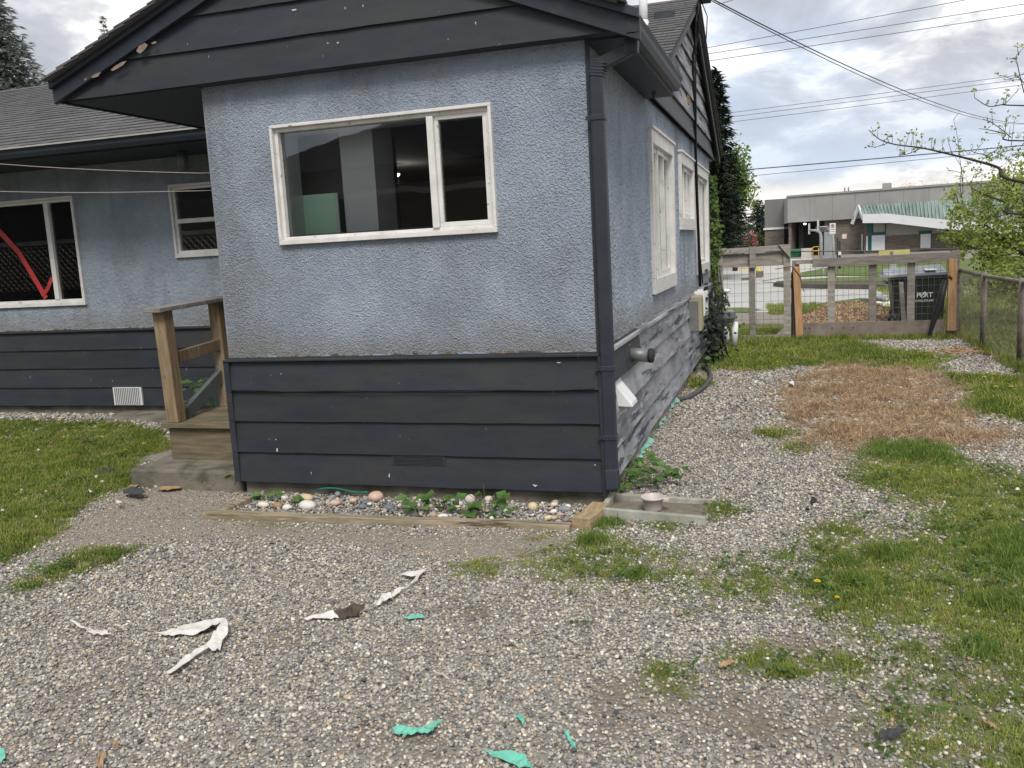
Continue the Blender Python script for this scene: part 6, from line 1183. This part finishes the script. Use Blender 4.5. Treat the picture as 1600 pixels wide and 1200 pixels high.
# ivy on the house corner
iv = thing('ivy', 'green ivy climbing the far house corner and gate post', 'ivy', (.08, 8.35, 0)); b = B(); rr = random.Random(3)
b2 = B(); b2.tube([(.08, 8.36, 0), (.10, 8.37, .8), (.05, 8.36, 1.6), (.09, 8.36, 2.3)], .014, 6); b2.tube([(.3, 8.4, 0), (.18, 8.4, .5), (.12, 8.38, 1.1)], .01, 6); b2.build('stem', BARK, iv)
for i in range(900):
    z = rr.uniform(0, 1)**.9*2.45; w = .06+.05*math.sin(z*5)+.02*rr.random()+(.22*(1-z/.9) if z < .9 else 0); x = .05+rr.gauss(0, .5)*w+(.10*(1-z/.9) if z < .9 else .02*math.sin(z*4)); y = 8.30+rr.gauss(0, .06)-.03
    b.leaf((x, y, z), (rr.uniform(-1, 1), rr.uniform(-.8, .1), rr.uniform(-1, .2)), (rr.uniform(-.4, .6), -1, .4), rr.uniform(.04, .085), rr.uniform(.035, .07), .2)
b.build('foliage', leafmat('ivy leaf', (.03, .065, .015), (.07, .12, .025), (.14, .20, .05)), iv)
dv = thing('dark_creeper', 'dark tangled creeper hanging below the meter boxes', 'creeper', (.2, 6.2, 0)); b = B()
for i in range(520): b.leaf((.12+abs(rr.gauss(0, .09)), 6.15+rr.gauss(0, .26), max(.02, rr.gauss(.48, .22))), (rr.uniform(-1, 1), rr.uniform(-1, .3), rr.uniform(-1, .2)), (rr.uniform(-.4, 1), -1, .4), rr.uniform(.05, .1), rr.uniform(.03, .06), .2)
b.build('foliage', leafmat('blackish leaf', (.008, .012, .009), (.016, .022, .016), (.03, .04, .026), .05), dv)
b = B(); [b.tube([(.1, 5.9+.12*k, .8), (.16+.02*k, 6.1+.1*k, .5), (.2+.05*k, 6.0+.15*k, .02)], .012, 6) for k in range(4)]; b.build('stem', CABLE, dv)
# gas meter
gm = thing('gas_meter', 'grey gas meter with pipework at the house corner', 'gas meter', (.3, 7.6, 0))
B().blob((.30, 7.6, .46), (.085, .11, .10), 2, 3, .03).build('meter_body', GS, gm); bx(.22, .39, 7.47, 7.52, .44, .54).build('dial', GAL, gm, .006); B().tube([(.20, 7.66, 0), (.20, 7.66, .78), (.32, 7.66, .84)], .018, 8).build('pipe', GAL, gm); B().tube([(.36, 7.62, .05), (.37, 7.62, .38)], .045, 10).build('regulator', WHM, gm); B().blob((.26, 7.6, .82), (.07, .07, .03), 3, 2, .02).build('pressure_cap', WHM, gm); B().tube([(.24, 7.6, .80), (.30, 7.6, .60)], .016, 8).build('pipe', GAL, gm)
q = gq(1133, 520, 7.95); bt = thing('white_bottle', 'white plastic bottle standing by the gas meter', 'bottle', (q[0], 7.95, 0)); B().lathe((q[0], 7.95, .08), [(.0, 0), (.055, 0), (.06, .03), (.055, .13), (.025, .17), (.022, .20), (0, .20)], 14).build('body', WHM, bt); B().lathe((q[0], 7.95, 0), [(.05, 0), (.05, .08), (0, .08)], 10).build('stand', BRW, bt)
# spring tree and bush right of the fence
LS = leafmat('fresh bush leaf', (.19, .25, .045), (.29, .36, .08), (.40, .46, .16), .45)
g = (5.3, 9.0, 0.)
cl_ = []
for (px, py, d, rx, rz) in [(1560, 395, 13.5, .55, .42), (1620, 380, 13.5, .6, .5), (1530, 345, 13.8, .36, .40), (1600, 330, 13.6, .45, .45), (1500, 320, 14, .20, .32), (1545, 440, 13, .45, .25), (1620, 440, 12.5, .6, .3), (1580, 290, 13.6, .35, .35), (1670, 330, 13, .6, .7), (1497, 375, 13.8, .18, .25)]:
    c = at(px, py, d); cl_.append((c.x, c.y, c.z, rx, .55, rz))
bush(g, cl_, 'light green spring bush behind the chain link fence', LS, 40, .062, 10000, name='spring_bush', cat='bush', twig=BARKD, group='fresh green shrubs at the right')
tr2 = thing('fruit_tree', 'bare branched fruit tree with small opening leaves reaching in from the right', 'tree', (5.9, 6.6, 0), 'fresh green shrubs at the right')
b = B(); lb = B(); rr = random.Random(12)
tk = [(5.9, 6.6, 0), (5.95, 6.6, .8), (5.8, 6.5, 1.6)]; B().tube(tk, [.10, .085, .07], 9).build('trunk', BARK, tr2)
def spur(p, n=5, s=.044):
    for _ in range(n): lb.leaf(p+Vector((rr.gauss(0, .02), rr.gauss(0, .02), rr.gauss(0, .02))), (rr.uniform(-1, 1), rr.uniform(-1, 1), rr.uniform(-.2, 1)), (rr.uniform(-1, 1), rr.uniform(-1, 1), 1), s*rr.uniform(.6, 1.3), s*.7, .2)
def branch(px, d0, d1, r0, r1, spurs=True, start=None):
    n = len(px); pts = [at(x, y, d0+(d1-d0)*i/(n-1)) for i, (x, y) in enumerate(px)]; pts = ([Vector(start)] if start else [])+pts; s = smooth([tuple(p) for p in pts], 5); m = len(s)
    b.tube(s, [r0+(r1-r0)*i/(m-1) for i in range(m)], 6)
    if spurs:
        for i in range(2, m):
            if rr.random() < .55:
                q = s[i]; e = q+Vector((rr.gauss(0, .05), rr.gauss(0, .05), abs(rr.gauss(.03, .06)))); b.tube([q, e], [.004, .002], 4, False); spur(e, rr.randint(3, 6))
    return s
st = (5.8, 6.5, 1.6)
branch([(1600, 285), (1560, 262), (1520, 250), (1480, 240), (1440, 231), (1400, 226), (1375, 218), (1357, 203)], 10.2, 11.6, .022, .004, start=st)
branch([(1440, 231), (1420, 240), (1404, 243)], 11.2, 11.4, .006, .003); branch([(1390, 222), (1375, 228), (1362, 230)], 11.5, 11.6, .005, .002)
branch([(1600, 165), (1570, 163), (1545, 166), (1523, 153)], 10.2, 11, .010, .004, start=(5.75, 6.5, 2.6)); branch([(1600, 220), (1570, 209), (1545, 203), (1530, 201)], 10.2, 11, .011, .003, start=(5.75, 6.5, 2.4)); branch([(1580, 215), (1555, 195), (1536, 186)], 10.6, 11, .006, .003)
branch([(1600, 130), (1590, 120), (1580, 124)], 10.2, 10.4, .006, .003); branch([(1600, 145), (1588, 92), (1592, 86)], 10.2, 10.4, .006, .003)
branch([(1600, 335), (1575, 318), (1540, 305), (1520, 295)], 10.2, 11, .016, .005, start=st); branch([(1505, 290), (1500, 250), (1496, 215), (1490, 187)], 11.6, 11.6, .005, .002); branch([(1505, 320), (1500, 290), (1503, 260)], 11.8, 11.6, .006, .003)
for (x, y) in [(1427, 226), (1440, 231), (1455, 233), (1472, 238)]: branch([(x, y), (x+1, y-16)], 11.2, 11.2, .003, .002, False); spur(at(x+1, y-17, 11.2), 7, .04)
for k in range(150):
    x = rr.uniform(1500, 1660); y = rr.uniform(215, 345); d = rr.uniform(10.4, 12.4)
    if x < 1540 and y < 235: continue
    p = at(x, y, d); e = p+Vector((rr.gauss(0, .10), rr.gauss(0, .1), rr.gauss(0, .10))); b.tube([p, (p+e)/2+Vector((0, 0, .01)), e], [.004, .003, .002], 4, False); spur(e, rr.randint(4, 8), .04); spur((p+e)/2, rr.randint(2, 5), .035)
b.build('limbs', BARKD, tr2); lb.build('leaves', LS, tr2)
# ---------------------------------------------------------------- overhead wires
WR = M('overhead wire', [(.05, .05, .055)], 3, bump=0, rough=.6)
def wire(p, q, d0, d1, r, label, sag=.15, grp='overhead wires across the sky'):
    a, c = at(*p, d0), at(*q, d1); ext = (c-a)*.6; a2, c2 = a-ext*.2, c+ext
    tag(B().tube([a2+(c2-a2)*t+Vector((0, 0, -sag*4*t*(1-t)*(c-a).length*.02)) for t in np.linspace(0, 1, 14)], r, 5).build('overhead_wire', WR), label, 'wire', grp)
wire((1118, 72), (1580, -15), 42, 40, .014, 'topmost of the upper three sky wires'); wire((1118, 82), (1600, 5), 42, 40, .014, 'middle of the upper three sky wires'); wire((1120, 93), (1600, 20), 42, 40, .014, 'lowest of the upper three sky wires')
wire((1140, 176), (1600, 115), 46, 44, .012, 'topmost of the middle three sky wires'); wire((1145, 182), (1600, 122), 46, 44, .012, 'middle wire of the middle three sky wires'); wire((1145, 190), (1600, 131), 46, 44, .012, 'lowest of the middle three sky wires')
wire((1165, 265), (1600, 226), 38, 36, .022, 'thick black wire just above the bluish horizon sky'); wire((1168, 275), (1600, 232), 38, 36, .011, 'thin wire just under the thick black one')
a = Vector((OV+.06, YRG, zrg+.12)); c = at(1600, 193, 30)
for k, lb_ in enumerate(('upper strand of the service drop from the roof apex', 'lower strand of the service drop from the roof apex')):
    pts = [a+(c-a)*t+Vector((0, 0, -.9*4*t*(1-t)*.35-(.05 if k else 0)*(1-t)*4*t-.02*k)) for t in np.linspace(0, 1.5, 26)]; tag(B().tube(pts, .006 if k else .008, 5).build('overhead_wire', WR), lb_, 'wire', 'service drop wires')
tag(B().tube([Vector((OV+.06, YRG, zrg+.16)), at(1125, 6, 14), at(1165, -6, 16)], .006, 5).build('overhead_wire', WR), 'short wire leaving the roof apex to the top edge', 'wire', 'service drop wires')
# ---------------------------------------------------------------- across the drive (seen mirrored in the panes)
nb = thing('neighbour_house', 'dark roofed house across the drive mirrored in the front window', 'house', (-7, -17, 0)); NB = M('brown siding', [(.09, .07, .055), (.12, .10, .08)], 2, (1, 1, 6), .8)
bx(-12, 1.5, -24, -15, 0, 3.7).build('wall', NB, nb); B().prism([(-12.6, -14.6, 3.7), (2.2, -14.6, 3.7), (-4.6, -14.6, 5.4)], (0, -10, 0)).build('roof', SH, nb); bx(-12.6, 2.2, -14.62, -14.54, 3.0, 3.12).build('fascia', GP, nb); bx(-9, -6.5, -14.98, -14.93, 1, 2).build('window', GLD, nb)
FD2 = M('pale lattice', [(.22, .20, .17), (.30, .28, .25)], 3); lf = thing('lattice_fence', 'dark lattice topped fence mirrored in the recessed window', 'fence', (-12, -5.2, 0)); FD = M('dark stained fence', [(.05, .05, .05), (.075, .072, .07)], 3)
bx(-18, -7.5, -5.3, -5.24, 0, 1.2).build('boards', FD, lf)
b = B(); x = -18.
while x < -7.5: b.beam((x, -5.25, 1.2), (x+1., -5.25, 2.2), .01, .04, (0, 1, 0)); b.beam((x+1., -5.265, 1.2), (x, -5.265, 2.2), .01, .04, (0, 1, 0)); x += .16
b.build('lattice', FD2, lf, kind='stuff'); bx(-18, -7.5, -5.3, -5.2, 2.2, 2.29).build('cap_rail', GP, lf)
sh_ = thing('blocker', 'dark shed added behind the lattice fence to darken the recessed window', 'blocker', (-17, -10, 0)); bx(-24, -11, -12, -9, 0, 3.6).build('wall', FD, sh_); B().prism([(-24.4, -8.7, 3.6), (-24.4, -12.3, 3.6), (-24.4, -10.5, 4.9)], (13.8, 0, 0)).build('roof', SH, sh_)  # unseen block, added so the recessed panes mirror dark instead of sky
g = (-15., -9., 0.); 0 and bush(g, [(-18, -8, 2.2, 1.8, .7, 1.6), (-15, -8, 2.4, 1.8, .7, 1.9), (-12.5, -8, 2.2, 1.6, .7, 1.6), (-19, -8.4, 4, 1.8, .7, 1.2), (-15.5, -8.4, 4, 1.8, .7, 1.2)], 'dark hedge trees behind the lattice fence mirrored in the pane', LD, 50, .22, 9000, name='hedge_tree', group=None)
